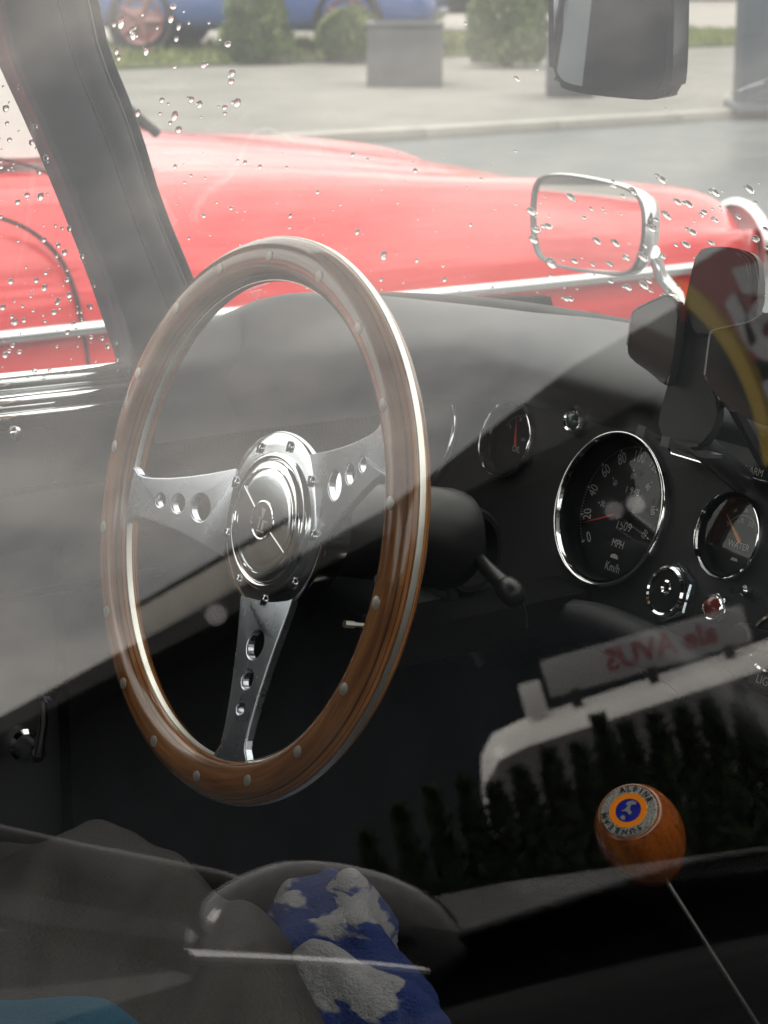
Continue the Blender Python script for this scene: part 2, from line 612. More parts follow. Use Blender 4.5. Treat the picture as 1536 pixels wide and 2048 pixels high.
# ------------------------------------------------------------------ trees and shrubs
def conifer(name, loc, h, w, n, m_leaf, label, group, seed, shape='cone', leaf=0.05):
    rnd = random.Random(seed)
    root = empty(name, loc)
    tag(root, label, 'shrub' if shape != 'spire' else 'tree', group)
    b = bmesh.new()
    tube(b, [(0, 0, -.02), (rnd.uniform(-.01, .01), 0, h * .5), (0, 0, h * .9)], [w * .07, w * .05, w * .012], 7)
    for k in range(10):
        z = h * (.08 + .075 * k)
        a = k * 2.4
        rr = w * .4 * prof_r(shape, z / h)
        tube(b, [(0, 0, z), (cos(a) * rr, sin(a) * rr, z + rr * .5)], [w * .02, w * .006], 5)
    obj('trunk', b, M_bark, root)
    b = bmesh.new()
    for i in range(n):
        t = rnd.random() ** (0.9 if shape == 'round' else 1.25)
        z = h * (.03 + .97 * t)
        a = rnd.uniform(0, 2 * pi)
        rmax = w * .5 * prof_r(shape, z / h)
        rmax *= 1 + .28 * mnoise.noise(V((cos(a) * 2.2, sin(a) * 2.2, z * 5 / max(w, .2) + seed)))
        r = rmax * (1 - .55 * rnd.random() ** 2.2)
        c = V((cos(a) * r, sin(a) * r, z))
        out = V((cos(a) * .7, sin(a) * .7, .9)).normalized()
        out = (out + V((rnd.uniform(-.5, .5), rnd.uniform(-.5, .5), rnd.uniform(-.4, .4)))).normalized()
        x, y = frame_of(out)
        s = leaf * rnd.uniform(.6, 1.4)
        y = (x * cos(a) + y * sin(a)) * s * .32
        b.faces.new((b.verts.new(c - y), b.verts.new(c + out * s * .6 - y * .6), b.verts.new(c + out * s), b.verts.new(c + y)))
    obj('crown', b, m_leaf, root, False)
    return root

def prof_r(shape, t):
    if shape == 'round':
        return max(.05, sqrt(max(0, 1 - (2 * min(max(t, 0), 1) * .98 - .9) ** 2 * .95)))
    if shape == 'spire':
        return max(.02, (1 - t) ** .85)
    return max(.05, (1 - t ** 2.2)) * (.75 + .25 * min(1, t * 6))

SH = 'shrubs along the grass strip'
p = at_z(515, 128, .05); conifer('conifer_shrub', p, .86, .64, 3800, M_leaf, 'cone shaped green shrub in front of the blue car between its two wheels', SH, 3, 'cone', .055)
p = at_z(703, 126, .05); conifer('conifer_shrub', p, .46, .56, 2800, M_leaf, 'low rounded green shrub left of the dark square planter', SH, 5, 'round', .05)
p = at_z(1015, 134, .05); conifer('conifer_shrub', p, 1.15, .72, 5200, M_leaf, 'tall broad green shrub right of the dark square planter', SH, 8, 'cone', .055)

# planter
def planter(loc, rz, sx, sy, sz, label):
    root = empty('planter', loc, rz)
    tag(root, label, 'planter', 'dark planters on the pavement')
    b = bmesh.new()
    box(b, (0, 0, sz / 2), (sx, sy, sz), bevel=.015)
    obj('planter_box', b, M_planter, root)
    b = bmesh.new()
    for (cx, cy, ux, uy) in ((0, sy / 2 - .02, sx + .02, .06), (0, -sy / 2 + .02, sx + .02, .06), (sx / 2 - .02, 0, .06, sy - .082), (-sx / 2 + .02, 0, .06, sy - .082)):
        box(b, (cx, cy, sz + .0125), (ux, uy, .03), bevel=.006)
    obj('planter_rim', b, M_planter, root)
    b = bmesh.new()
    box(b, (0, 0, sz + .001), (sx - .09, sy - .09, .012))
    obj('soil', b, M_soil, root)
pm = at_z(809, 175, .05)
ang = radians(-36)
wid = 151 * (pm - CAM).dot(cv) / FPX
c_ = pm + V((-sin(ang), cos(ang), 0)) * wid * .5
planter((c_.x, c_.y, .05), ang, wid, wid, .44, 'dark square planter box standing on the pavement by the grass')
pa, pb = at_z(1102, 197, .05), at_z(1185, 197, .05)
d_ = (pb - pa) * .98
c_ = (pa + pb) / 2 + V((.14, .2, 0))
planter((c_.x, c_.y, .05), ang, d_.length + .04, d_.length + .04, .40, 'dark planter half hidden behind the rear view mirror')

# dark column at the kerb
pc = at_z(1463, 218, .05)
root = empty('column', (pc.x + .24 * cr.x, pc.y + .24 * cr.y, .05), ang)
tag(root, 'dark blue grey square column standing on the pavement near the kerb', 'column')
b = bmesh.new(); box(b, (0, 0, 1.5), (.42, .42, 3.0), bevel=.02); obj('shaft', b, M_column, root)
b = bmesh.new(); box(b, (0, 0, .02), (.52, .52, .05), bevel=.012); obj('base_plate', b, M_column, root)


# ------------------------------------------------------------------ ordinary cars of the background
def simple_car(name, loc, rz, paint, label, group=None, L_=4.2, W_=1.72, H_=1.42, rimm=None, wheelbase=2.5, van=False):
    root = empty(name, loc, rz)
    tag(root, label, 'car' if not van else 'van', group)
    hw = W_ / 2
    # stations: x, half width, bottom, belt, deck height
    st = [(-.5, .80, .38, .56, .60), (-.485, .92, .28, .66, .74), (-.42, .98, .24, .78, .86), (-.25, 1.0, .22, .82, .90), (0, 1.0, .22, .82, .90), (.2, 1.0, .22, .80, .88), (.3, .99, .23, .76, .84), (.42, .96, .25, .70, .77), (.48, .88, .28, .60, .66), (.5, .78, .36, .52, .56)]
    b = bmesh.new()
    rows = []
    for x, f, zb, zs, zt in st:
        h = hw * f
        sec = [(0, zb), (h * .8, zb), (h * .96, zb + .06), (h, (zb + zs) / 2), (h * .985, zs - .06), (h * .93, zs), (h * .78, zt - .02), (h * .4, zt), (0, zt + .01)]
        full = [V((x * L_, y, z)) for y, z in sec] + [V((x * L_, -y, z)) for y, z in sec[-2:0:-1]]
        rows.append(full)
    vr = grid(b, rows, True)
    b.faces.new(vr[0]); b.faces.new(vr[-1][::-1])
    o = obj('body', b, paint, root, True, 60)
    md = o.modifiers.new('smooth', 'SUBSURF'); md.levels = 1; md.render_levels = 2
    # greenhouse
    top = H_
    gx = [(-.40, .88), (-.26, top), (.02, top + .01), (.22, .88)] if not van else [(-.47, .88), (-.45, top), (.22, top), (.34, .88)]
    b = bmesh.new()
    for s in (-1, 1):
        pass
    lo, hi = hw * .93, hw * .74
    rows = []
    for (x, z) in gx:
        y = lo if z < 1 else hi
        rows.append([V((x * L_, -y, z - .03)), V((x * L_, -y * .93, z)), V((x * L_, 0, z + .015)), V((x * L_, y * .93, z)), V((x * L_, y, z - .03))])
    grid(b, rows)
    obj('roof', b, paint, root, True, 30)
    b = bmesh.new()
    for s in (-1, 1):
        y0, y1 = s * hw * .935, s * hw * .75
        prism(b, [V((gx[0][0] * L_ + .12, y0, .885)), V((gx[1][0] * L_ + .06, y1, top - .06)), V((gx[2][0] * L_ - .02, y1, top - .05)), V((gx[3][0] * L_ - .12, y0, .885))], (0, -s * .012, 0))
    obj('side_window', b, M_darkglass, root, False)
    b = bmesh.new()
    for (xa, za), (xb, zb) in ((gx[0], gx[1]), (gx[3], gx[2])):
        sgn = -1 if xa < 0 else 1
        prism(b, [V((xa * L_ + sgn * .015, -lo * .86, za + .02)), V((xa * L_ + sgn * .015, lo * .86, za + .02)), V((xb * L_ + sgn * .015, hi * .86, zb - .02)), V((xb * L_ + sgn * .015, -hi * .86, zb - .02))], (-sgn * .01, 0, 0))
    obj('end_window', b, M_darkglass, root, False)
    R_ = .325
    for sx in (-1, 1):
        for sy in (-1, 1):
            b = bmesh.new()
            m_ = T(sx * wheelbase / 2, sy * (hw - .10), R_) @ Matrix.Rotation(-sy * pi / 2, 4, 'X')
            lathe(b, [(.20, -.095), (R_ - .03, -.1), (R_, -.07), (R_, .07), (R_ - .03, .115), (.21, .05)], 32, m_, False)
            wh = obj('wheel', b, M_tyre, root)
            b = bmesh.new()
            lathe(b, [(.0, .10), (.05, .105), (.08, .085), (.17, .075), (.20, .105), (.215, .112), (.215, -.09)], 32, m_, False)
            for k in range(5):
                a = 2 * pi * k / 5
                q0, q1 = m_ @ V((.05 * cos(a), .05 * sin(a), .098)), m_ @ V((.2 * cos(a), .2 * sin(a), .104))
                tube(b, [q0, q1], [.03, .022], 6)
            obj('rim', b, rimm or M_grey, wh)
    # lamps, handles
    for s in (-1, 1):
        b = bmesh.new(); box(b, (L_ * .485, s * hw * .62, .58), (.08, .26, .12), bevel=.03); obj('headlight', b, M_chrome, root)
        b = bmesh.new(); box(b, (-L_ * .488, s * hw * .66, .66), (.06, .22, .14), bevel=.02); obj('tail_light', b, M_redlens, root)
        b = bmesh.new(); box(b, (-.06 * L_, s * (hw + .005), .74), (.16, .03, .025), bevel=.008); obj('handle', b, paint, root)
        b = bmesh.new(); box(b, (.17 * L_, s * (hw + .06), .94), (.1, .16, .12), bevel=.035); obj('door_mirror', b, paint, root)
    return root

w1, w2 = at_z(287, 113, .06), at_z(697, 116, .06)
dd = (w2 - w1)
cx_ = (w1 + w2) / 2
ang_b = atan2(dd.y, dd.x)
cent = cx_ + V((-sin(ang_b), cos(ang_b), 0)) * .78
simple_car('blue_car', (cent.x, cent.y, .06), ang_b, M_blue, 'bright blue car parked side on beyond the grass strip', 'cars parked beyond the grass', rimm=M_redrim, wheelbase=dd.length, L_=3.5)
pd = at_z(985, 72, .06)
simple_car('black_hatchback', (pd.x + .5, pd.y + .6, .06), ang_b + .1, M_carblack, 'dark car parked behind the tall shrub and planter', 'cars parked beyond the grass')
pd = at_z(1400, 4, .06)
simple_car('grey_car', (pd.x + .9, pd.y + .9, .06), ang_b + .15, mat('grey car paint', (.06, .065, .075), .3, coat=.6), 'dark grey car far off at the top right corner', 'cars parked beyond the grass')


# ================================================================== RED CAR ALONGSIDE
red = empty('red_roadster', (0.6, 3.06, 0))
tag(red, 'red vintage car with chrome side strip parked alongside the roadster', 'car')
crest = [(-1.6, .72), (-.9, .78), (.0, .80), (.7, .785), (1.2, .772), (1.5, .745), (1.78, .716), (1.92, .708), (2.14, .688), (2.31, .664), (2.41, .636), (2.475, .585)]
mid = [(-1.6, .70), (-.9, .77), (.0, .78), (.7, .80), (1.0, .805), (1.33, .785), (1.5, .766), (1.7, .743), (1.93, .708), (2.16, .662), (2.36, .585), (2.475, .52)]
b = bmesh.new()
rows = []
XS = [-1.75, -1.7, -1.55, -1.2, -.8, -.4, 0, .4, .7, 1.0, 1.2, 1.4, 1.6, 1.78, 1.92, 2.05, 2.14, 2.23, 2.31, 2.37, 2.42, 2.455, 2.478]
for x in XS:
    cz, mz = interp(crest, x), interp(mid, x)
    inset = 0.0 if x < 2.2 else .14 * ((x - 2.2) / .28) ** 2
    if x < -1.4:
        inset = .25 * ((-1.4 - x) / .35) ** 2
    yc = 3.06
    s = [(2.42, .22), (2.34, .27), (2.305, .38), (2.297, .47), (2.298, .54), (2.306, .60)]
    s += [(2.33, cz - .085), (2.375, cz - .03), (2.44, cz), (2.52, cz - .006), (2.60, min(cz, mz) - .012 + .25 * max(0, mz - cz)), (2.72, mz - .012), (2.88, mz - .002), (3.06, mz)]
    s2 = []
    for (yy, zz) in s:
        zz = min(zz, cz - .01) if yy < 2.33 else zz
        f = (yc - yy) / (yc - 2.297)
        s2.append((yy + inset * f, zz))
    r_ = [V((x - .6, yy - yc, zz)) for yy, zz in s2] + [V((x - .6, yc - yy, zz)) for yy, zz in s2[-2::-1]]
    rows.append(r_)
vr = grid(b, rows)
b.faces.new(vr[0]); b.faces.new(vr[-1][::-1])
o = obj('body', b, M_red, red, True, 70)
md = o.modifiers.new('smooth', 'SUBSURF'); md.levels = 1; md.render_levels = 2
def rp(p):
    return V(p) - V((.6, 3.06, 0))
# chrome side strip
b = bmesh.new()
pts = [rp((x, 2.293 + (.16 * ((x - 2.2) / .28) ** 2 if x > 2.2 else 0), .538 + .006 * sin(x * 2.2))) for x in [-1.3 + .1 * k for k in range(37)]]
tube(b, pts, .0125, 10)
obj('side_strip', b, M_chrome, red)
# shut lines of door and scuttle
b = bmesh.new()
pts = [at_y(x, y, 2.322) for x, y in ((-60, 428), (0, 436), (60, 463), (110, 512), (135, 575), (150, 640), (160, 700), (166, 760), (170, 860))]
for q in pts:
    q.y = 2.299 + (.0 if q.z < .6 else (q.z - .6) * .14)
tube(b, catmull([rp(q) for q in pts], 5), .0042, 6)
pts = [at_y(x, y, 2.36) for x, y in ((-40, 312), (0, 318), (60, 332), (110, 352), (180, 395))]
tube(b, [rp(q) for q in pts], .003, 6)
obj('door_seam', b, M_seam, red)
# door handle
b = bmesh.new()
tube(b, [rp((-.96, 2.30, .618)), rp((-.93, 2.268, .62)), rp((-.79, 2.268, .628)), rp((-.765, 2.285, .63))], [.008, .0075, .009, .015], 10)
obj('door_handle', b, M_chrome, red)
# headlight with chrome ring on both wings
for s in (-1, 1):
    b = bmesh.new()
    m_ = T(2.415 - .6, s * .61, .535 if s < 0 else .50) @ Matrix.Rotation(pi / 2, 4, 'Y')
    lathe(b, [(.088, -.006), (.097, -.002), (.101, .005), (.099, .013), (.090, .018), (.084, .012)], 48, m_, False)
    hl = obj('headlight', b, M_chrome, red)
    b = bmesh.new()
    lathe(b, [(0, .030), (.03, .028), (.06, .022), (.086, .010)], 32, m_, False)
    obj('lens', b, mat('lamp glass', (.7, .72, .74), .08, coat=.5), hl)
M_skyglass = mat('sky paled glass', (.50, .51, .51), .25, coat=.5)  # pale half-clear colour stands in for sky mirrored in the windscreen
M_skyglass.node_tree.nodes['Principled BSDF'].inputs['Alpha'].default_value = .7
# windscreen, frame and soft top
wsb = [rp((1.25 - .12 * abs(k) ** 2, 3.06 + .50 * k, .822)) for k in [-1 + .2 * i for i in range(11)]]
wst = [rp((.98 - .06 * abs(k) ** 2, 3.06 + .44 * k, 1.02)) for k in [-1 + .2 * i for i in range(11)]]
b = bmesh.new(); grid(b, [wsb, wst])
ws_o = obj('windscreen', b, M_skyglass, red)
b = bmesh.new()
tube(b, wsb + wst[::-1], .009, 8, closed=True)
obj('frame', b, M_rubber, ws_o)
b = bmesh.new()
rows = []
for x, z, hw_ in ((1.02, .94, .56), (.85, 1.06, .56), (.4, 1.18, .56), (0, 1.2, .55), (-.4, 1.12, .56), (-.8, .82, .58)):
    rows.append([rp((x, 3.06 + hw_ * k, max(.80, z - (.36 if abs(k) > .95 else .03 * abs(k) * 2)))) for k in (-1, -.93, -.6, 0, .6, .93, 1)])
grid(b, rows)
o = obj('soft_top', b, M_softtop, red)
b = bmesh.new()
for_side = [rp((-1.9, 2.47, .775)), rp((.35, 2.455, .785)), rp((.30, 2.49, 1.05)), rp((-1.2, 2.50, 1.05))]
prism(b, for_side, (0, .012, 0))
obj('side_window', b, M_darkglass, red, False)
b = bmesh.new()
box(b, rp((.35, 3.06, .80)), (1.1, 1.1, .02)); obj('tonneau', b, M_softtop, red)
for sx in (-.95, 1.36):
    for s in (-1, 1):
        b = bmesh.new()
        m_ = T(sx - .0, s * .60, .32) @ Matrix.Rotation(-s * pi / 2, 4, 'X')
        lathe(b, [(.19, -.08), (.29, -.08), (.32, -.05), (.32, .05), (.29, .09), (.2, .085)], 32, m_, False)
        wh = obj('wheel', b, M_tyre, red)
        b = bmesh.new(); lathe(b, [(0, .1), (.06, .09), (.19, .07), (.2, .085)], 32, m_, False); obj('hub_cap', b, M_chrome, wh)


# ================================================================== THE ROADSTER WE LOOK INTO
carR = empty('vintage_roadster', (0, 0, 0))
tag(carR, 'black vintage roadster with wood rim wheel, dark dashboard and closed windows', 'car')

# ------- outer shell: doors' skins, bonnet, rear, roof (keeps the cabin dark)
b = bmesh.new()
rows = []
for x, hw_, zt, zc in ((.46, .70, .80, .84), (.70, .705, .80, .86), (1.1, .70, .79, .86), (1.5, .69, .74, .80), (1.75, .66, .66, .70), (1.9, .58, .52, .55)):
    rows.append([V((x, y * hw_, z)) for y, z in ((-1, .22), (-1.01, .45), (-1, zt - .08), (-.9, zt), (-.45, zc - .01), (0, zc), (.45, zc - .01), (.9, zt), (1, zt - .08), (1.01, .45), (1, .22))])
vr = grid(b, rows)
b.faces.new(vr[-1])
o = obj('bonnet', b, M_carblack, carR, True, 60)
b = bmesh.new()
rows = []
for x, hw_, zt in ((-.98, .71, .84), (-1.4, .70, .82), (-1.8, .66, .74), (-2.0, .58, .6)):
    rows.append([V((x, y * hw_, z)) for y, z in ((-1, .22), (-1.01, .5), (-.98, zt - .06), (-.85, zt), (0, zt + .03), (.85, zt), (.98, zt - .06), (1.01, .5), (1, .22))])
vr = grid(b, rows)
b.faces.new(vr[-1]); b.faces.new(vr[0][::-1])
obj('rear_body', b, M_carblack, carR, True, 60)
b = bmesh.new()
rows = []
for x, z, hw_ in ((.16, 1.185, .52), (.05, 1.215, .545), (-.3, 1.235, .55), (-.7, 1.215, .55), (-.95, 1.15, .56)):
    rows.append([V((x, hw_ * k, z - .035 * k * k)) for k in (-1, -.8, -.5, 0, .5, .8, 1)])
grid(b, rows)
o = obj('roof', b, M_headliner, carR)
md = o.modifiers.new('thick', 'SOLIDIFY'); md.thickness = .025; md.offset = 1
# back of the hardtop with its rear window
b = bmesh.new()
for s in (-1, 1):
    prism(b, [V((-.95, s * .56, 1.11)), V((-.95, s * .24, 1.14)), V((-1.12, s * .26, .84)), V((-1.12, s * .66, .84))], (-.015, 0, 0))
    xa, xb = (-.58, -.66) if s > 0 else (-.80, -.90)
    prism(b, [V((xa, s * .553, 1.19)), V((-.97, s * .56, 1.12)), V((-1.12, s * .66, .84)), V((xb, s * .665, .84))], (0, s * .012, 0))
    obj('rear_quarter', b, M_headliner, carR, False)
    b = bmesh.new()
grid(b, [[V((-.955, -.24, 1.14)), V((-.955, .24, 1.14))], [V((-1.12, -.26, .86)), V((-1.12, .26, .86))]])
obj('rear_window', b, M_glass_ws, carR)
b = bmesh.new()
box(b, (-.45, 0, .17), (1.95, 1.36, .03))
box(b, (.52, 0, .50), (.03, 1.3, .66))
box(b, (-1.0, 0, .5), (.03, 1.3, .66))
for s in (-1, 1):
    box(b, (.30, s * .665, .49), (.60, .03, .64))
    box(b, (-.30, s * .69, .30), (1.3, .02, .28))
obj('floor_pan', b, M_carpet, carR, False)
b = bmesh.new()
prism(b, [V((.095, .652, .50)), V((.095, .652, .825)), V((.30, .640, .862)), V((.48, .640, .85)), V((.60, .652, .50))], (0, .012, 0))
obj('kick_panel', b, M_carpet, carR, False)
b = bmesh.new()
prism(b, [V((.055, -.652, .50)), V((.055, -.652, .835)), V((.30, -.640, .868)), V((.48, -.640, .85)), V((.60, -.652, .50))], (0, -.012, 0))
obj('kick_panel', b, M_carpet, carR, False)
b = bmesh.new()
rows = []
for x, hw_, zt in ((-.95, .10, .36), (-.3, .11, .38), (.1, .13, .42), (.5, .17, .5)):
    rows.append([V((x, -hw_ - .03, .18)), V((x, -hw_, zt - .05)), V((x, -hw_ * .7, zt)), V((x, hw_ * .7, zt)), V((x, hw_, zt - .05)), V((x, hw_ + .03, .18))])
grid(b, rows)
obj('transmission_tunnel', b, M_carpet, carR)

# ------- near (passenger) door and its closed window: the glass the picture is taken through
GT = radians(14.0)
gn = V((0, -cos(GT), sin(GT)))           # outward normal of the near pane
gu = V((0, sin(GT), cos(GT)))            # up along the pane
G0 = V((0, -.62, .85))
b = bmesh.new()
for (x0, x1, y, z0, z1, th) in ((-.98, .46, -.665, .22, .80, .05),):
    box(b, ((x0 + x1) / 2, y, (z0 + z1) / 2), (x1 - x0, th, z1 - z0), bevel=.015)
    box(b, ((x0 + x1) / 2, -.63, .815), (x1 - x0, .055, .045), bevel=.015)
ndoor = obj('near_door', b, M_carblack, carR)
b = bmesh.new()
rot = Matrix((V((1, 0, 0)), gu, gn)).transposed().to_3x3()
box(b, G0 + gu * .155 + V((-.46, 0, 0)), (.92, .345, .004), rot)
nwin = obj('door_window', b, M_glass_near, carR, False)
b = bmesh.new()
c4 = [G0 + gu * u_ + V((x, 0, 0)) for x, u_ in ((-.925, -.02), (-.925, .30), (-.85, .335), (-.1, .335), (-.02, .30), (.04, -.02))]
tube(b, c4, .011, 8)
obj('frame', b, M_chrome, nwin)

# ------- far (driver) door
XR = at_y(0, 780, .66)
b = bmesh.new()
box(b, (-.36, .685, .49), (1.10, .03, .62), bevel=.01)
fdoor = obj('door', b, M_vinyl, carR)
b = bmesh.new()
# padded card, cap and lower line
box(b, (-.39, .655, .72), (1.02, .03, .05), bevel=.012)
obj('door_cap', b, M_plastic, fdoor)
b = bmesh.new()
for z, y, r_ in ((.828, .664, .0085), (.8155, .656, .0062), (.805, .651, .0042)):
    tube(b, [V((-.90, y, z + .012)), V((-.3, y, z + .004)), V((.07, y, z - .004))], r_, 10)
box(b, (-.41, .675, .806), (.98, .03, .035), bevel=.006)
obj('top_rail', b, M_chrome, fdoor)
b = bmesh.new()
tube(b, [V((-.90, .636, .672)), V((.08, .636, .664))], .004, 8)
obj('trim_bead', b, M_plastic, fdoor)
b = bmesh.new()
p = at_y(30, 867, .640)
m_ = T(*p) @ Matrix.Rotation(pi / 2, 4, 'X')
lathe(b, [(0, .004), (.003, .004), (.0055, .0025), (.0062, 0), (.0062, -.003)], 20, m_, False)
obj('screw', b, M_chrome, fdoor)
b = bmesh.new()
p = at_y(52, 1492, .632)
lathe(b, [(0, .022), (.007, .022), (.009, .017), (.010, .0), (.013, -.003), (.013, -.014)], 24, T(*p) @ Matrix.Rotation(pi / 2, 4, 'X'))
tube(b, [p + V((0, -.022, .0)), p + V((.002, -.03, .03)), p + V((.0, -.034, .055))], [.0045, .0038, .0036], 10)
lathe(b, [(0, .012), (.005, .011), (.006, .005), (.005, -.003), (0, -.004)], 16, T(*(p + V((0, -.036, .055)))) @ Matrix.Rotation(pi / 2, 4, 'X'))
obj('window_winder', b, M_chrome, fdoor)
# driver's window glass, leaning in
b = bmesh.new()
fr = [[V((x, .657 - .30 * (z - .82), z)) for x in (-.92, -.5, -.2, .06 - .34 * (z - .83))] for z in (.81, .9, 1.0, 1.16)]
grid(b, fr)
dwin = obj('driver_window', b, M_glass_ws, carR)
b = bmesh.new()
tube(b, [V((-.53, .655, .82)), V((-.50, .556, 1.15))], .009, 8)
obj('divider_bar', b, M_chrome, dwin)

# ------- windscreen, pillar, dash top
base = catmull([(.085, .645, .826), (.13, .638, .852), (.20, .63, .868), (.29, .622, .868), (.40, .60, .854), (.47, .50, .842), (.505, .30, .838), (.52, 0, .838), (.505, -.30, .838), (.47, -.50, .842), (.40, -.60, .854), (.2, -.63, .86), (.09, -.645, .83)], 6)
topc = catmull([(-.03, .545, 1.165), (.0, .542, 1.175), (.03, .535, 1.18), (.07, .52, 1.185), (.10, .49, 1.19), (.13, .40, 1.195), (.15, .22, 1.20), (.155, 0, 1.20), (.15, -.22, 1.20), (.13, -.40, 1.195), (.10, -.49, 1.19), (.03, -.535, 1.18), (-.03, -.545, 1.165)], 6)
def ws_pt(i, t):
    return base[i] * (1 - t) + topc[i] * t
b = bmesh.new()
grid(b, [[ws_pt(i, t) for i in range(len(base))] for t in (0, .25, .5, .75, 1)])
wscr = obj('windscreen', b, M_glass_ws, carR)
b = bmesh.new()
tube(b, [p + V((.006, 0, -.004)) for p in base], .009, 10)
obj('base_seal', b, M_rubber, wscr)
b = bmesh.new()
tube(b, [p + V((0, 0, .0)) for p in topc], .014, 10)
obj('header_rail', b, M_plastic, wscr)
# A pillar on the driver's side: traced on its leaning plane
def pil(x, y, off=0.0):
    n_ = V((0, cos(radians(16)), sin(radians(16))))
    return at_plane(x, y, V((.07, .645 - off, .83)), n_)
b = bmesh.new()
edgeL = [(-22, -60), (10, 90), (50, 190), (100, 300), (150, 420), (205, 560), (250, 690), (285, 800), (310, 880)]
edgeR = [(168, -60), (183, 0), (205, 100), (245, 200), (272, 275), (310, 400), (350, 500), (392, 600), (440, 720), (470, 800)]
def along(e, k, n):
    e3 = [V((x, y, 0)) for x, y in e]
    c = catmull(e3, 6)
    f = k / (n - 1) * (len(c) - 1)
    i = min(int(f), len(c) - 2)
    return c[i].lerp(c[i + 1], f - i)
NR = 16
rows = []
for k in range(NR):
    a, c = along(edgeL, k, NR), along(edgeR, k, NR)
    pts = []
    for f, off in ((0.0, -.012), (0.015, .004), (.10, .012), (.35, .016), (.60, .015), (.66, .012), (.70, .013), (.90, .012), (.955, .004), (.97, .0), (1.0, -.012)):
        q = a.lerp(c, f)
        pts.append(pil(q.x, q.y, off))
    back = [V((p_.x, p_.y + .035, p_.z + .01)) for p_ in pts[::-1]]
    rows.append(pts + back[1:-1])
vr = grid(b, rows, True)
pill = obj('windscreen_pillar', b, M_vinyl, carR, True, 50)
b = bmesh.new()
tube(b, [pil(*along(edgeR, k, NR).xy, .003) + V((.002, 0, 0)) for k in range(NR)], .0035, 8)
obj('seal', b, M_rubber, pill)
b = bmesh.new()
seam = [along(edgeL, k, NR).lerp(along(edgeR, k, NR), .66) for k in range(NR)]
tube(b, [pil(q.x, q.y, .0125) for q in seam], .0013, 6)
obj('seam', b, M_plastic, pill)
b = bmesh.new()
pp = [(-.94, .665, .82), (-.92, .60, 1.08), (-.80, .555, 1.165), (-.03, .552, 1.165)]
tube(b, [V(p) for p in pp], .016, 8)
obj('window_frame', b, M_rubber, pill)

# dashboard: face plane tilted back 18 degrees, rolled top running to the glass
DA = radians(18)
dn = V((-cos(DA), 0, sin(DA)))
du = V((sin(DA), 0, cos(DA)))
dr = V((0, -1, 0))
D0 = V((.300, .337, .7472))
def dface(y, z, out=0.0):
    return V((.300 + .325 * (z - .7472), y, z)) + dn * out
b = bmesh.new()
rows = []
nB = len(base)
for i in range(nB):
    bp = base[i] + V((-.004, 0, -.004))
    yy = max(-.625, min(.625, bp.y * 1.0))
    # the left and right ends curl round towards the doors
    e = max(0.0, (abs(yy) - .50) / .13)
    lip_x = .312 - .20 * min(1, e) ** 1.6
    lip_x = min(lip_x, bp.x - .03)
    lip = V((lip_x, yy * (.985 - .04 * min(1, e)), .836 - .012 * e))
    crest_z = max(bp.z, .842) + .010
    sec = [bp,
           bp.lerp(lip, .30) + V((0, 0, crest_z - bp.lerp(lip, .30).z + .008)),
           bp.lerp(lip, .62) + V((0, 0, crest_z - bp.lerp(lip, .62).z + .008)),
           V((lip.x + .012, lip.y, .856 - .012 * e)),
           V((lip.x - .006, lip.y, .842 - .014 * e)),
           V((lip.x - .010, lip.y, .828 - .016 * e)),
           V((lip.x + .006, lip.y, .812 - .02 * e)),
           V((max(lip.x - .0, .02) if e > .5 else .318, lip.y, .800 - .02 * e))]
    rows.append(sec)
grid(b, rows)
dtop = obj('dash_top', b, M_vinyl, carR, True, 80)
md = dtop.modifiers.new('smooth', 'SUBSURF'); md.levels = 1; md.render_levels = 2
b = bmesh.new()
cdat = bpy.data.curves.new('dashboard', 'CURVE')
cdat.dimensions = '2D'
cdat.fill_mode = 'BOTH'
cdat.extrude = .010
DM = basis_mtx(D0, dr, du, dn)
DMi = DM.inverted()
def dpoly(pts):
    s_ = cdat.splines.new('POLY')
    s_.points.add(len(pts) - 1)
    for p_, q_ in zip(s_.points, pts):
        p_.co = (q_[0], q_[1], 0, 1)
    s_.use_cyclic_u = True
dpoly([(DMi @ dface(y, z)).to_2d() for y, z in ((-.63, .81), (.645, .81), (.645, .645), (.42, .635), (.30, .66), (.16, .662), (-.63, .662))])
for y, z, r_ in ((.337, .7472, .0592), (.212, .7548, .0312), (.4744, .7732, .0312), (.5985, .7572, .0592)):
    q = DMi @ dface(y, z)
    dpoly([(q.x + r_ * .90 * cos(2 * pi * k / 48), q.y + r_ * .90 * sin(2 * pi * k / 48)) for k in range(48)])
o_ = bpy.data.objects.new('dashboard', cdat)
me = bpy.data.meshes.new_from_object(o_)
bpy.data.objects.remove(o_)
me.transform(DM @ T(0, 0, -.010))
me.materials.clear()
dash = link('dashboard', me, M_crackle, carR, False)
# lower padded roll of the dash
b = bmesh.new()
lr = [at_plane(x, y, D0 + dn * .012, dn) for x, y in ((840, 1222), (890, 1275), (950, 1303), (1020, 1288), (1100, 1246), (1180, 1248), (1250, 1272), (1330, 1310), (1420, 1370), (1540, 1455))]
lr = [V((.24, .66, .62))] + [V((p_.x, p_.y, p_.z)) for p_ in lr] + [V((.25, -.2, .63)), V((.25, -.63, .63))]
tube(b, catmull(lr, 6), .017, 12)
obj('knee_roll', b, M_crackle, dash)
b = bmesh.new()
prism(b, [V((.29, .64, .66)), V((.29, -.64, .66)), V((.36, -.64, .40)), V((.36, .64, .40))], (.02, 0, 0))
obj('under_panel', b, M_carpet, dash, False)


# ------- instruments
def dmtx(c):
    return basis_mtx(c, dr, du, -dn * -1.0)

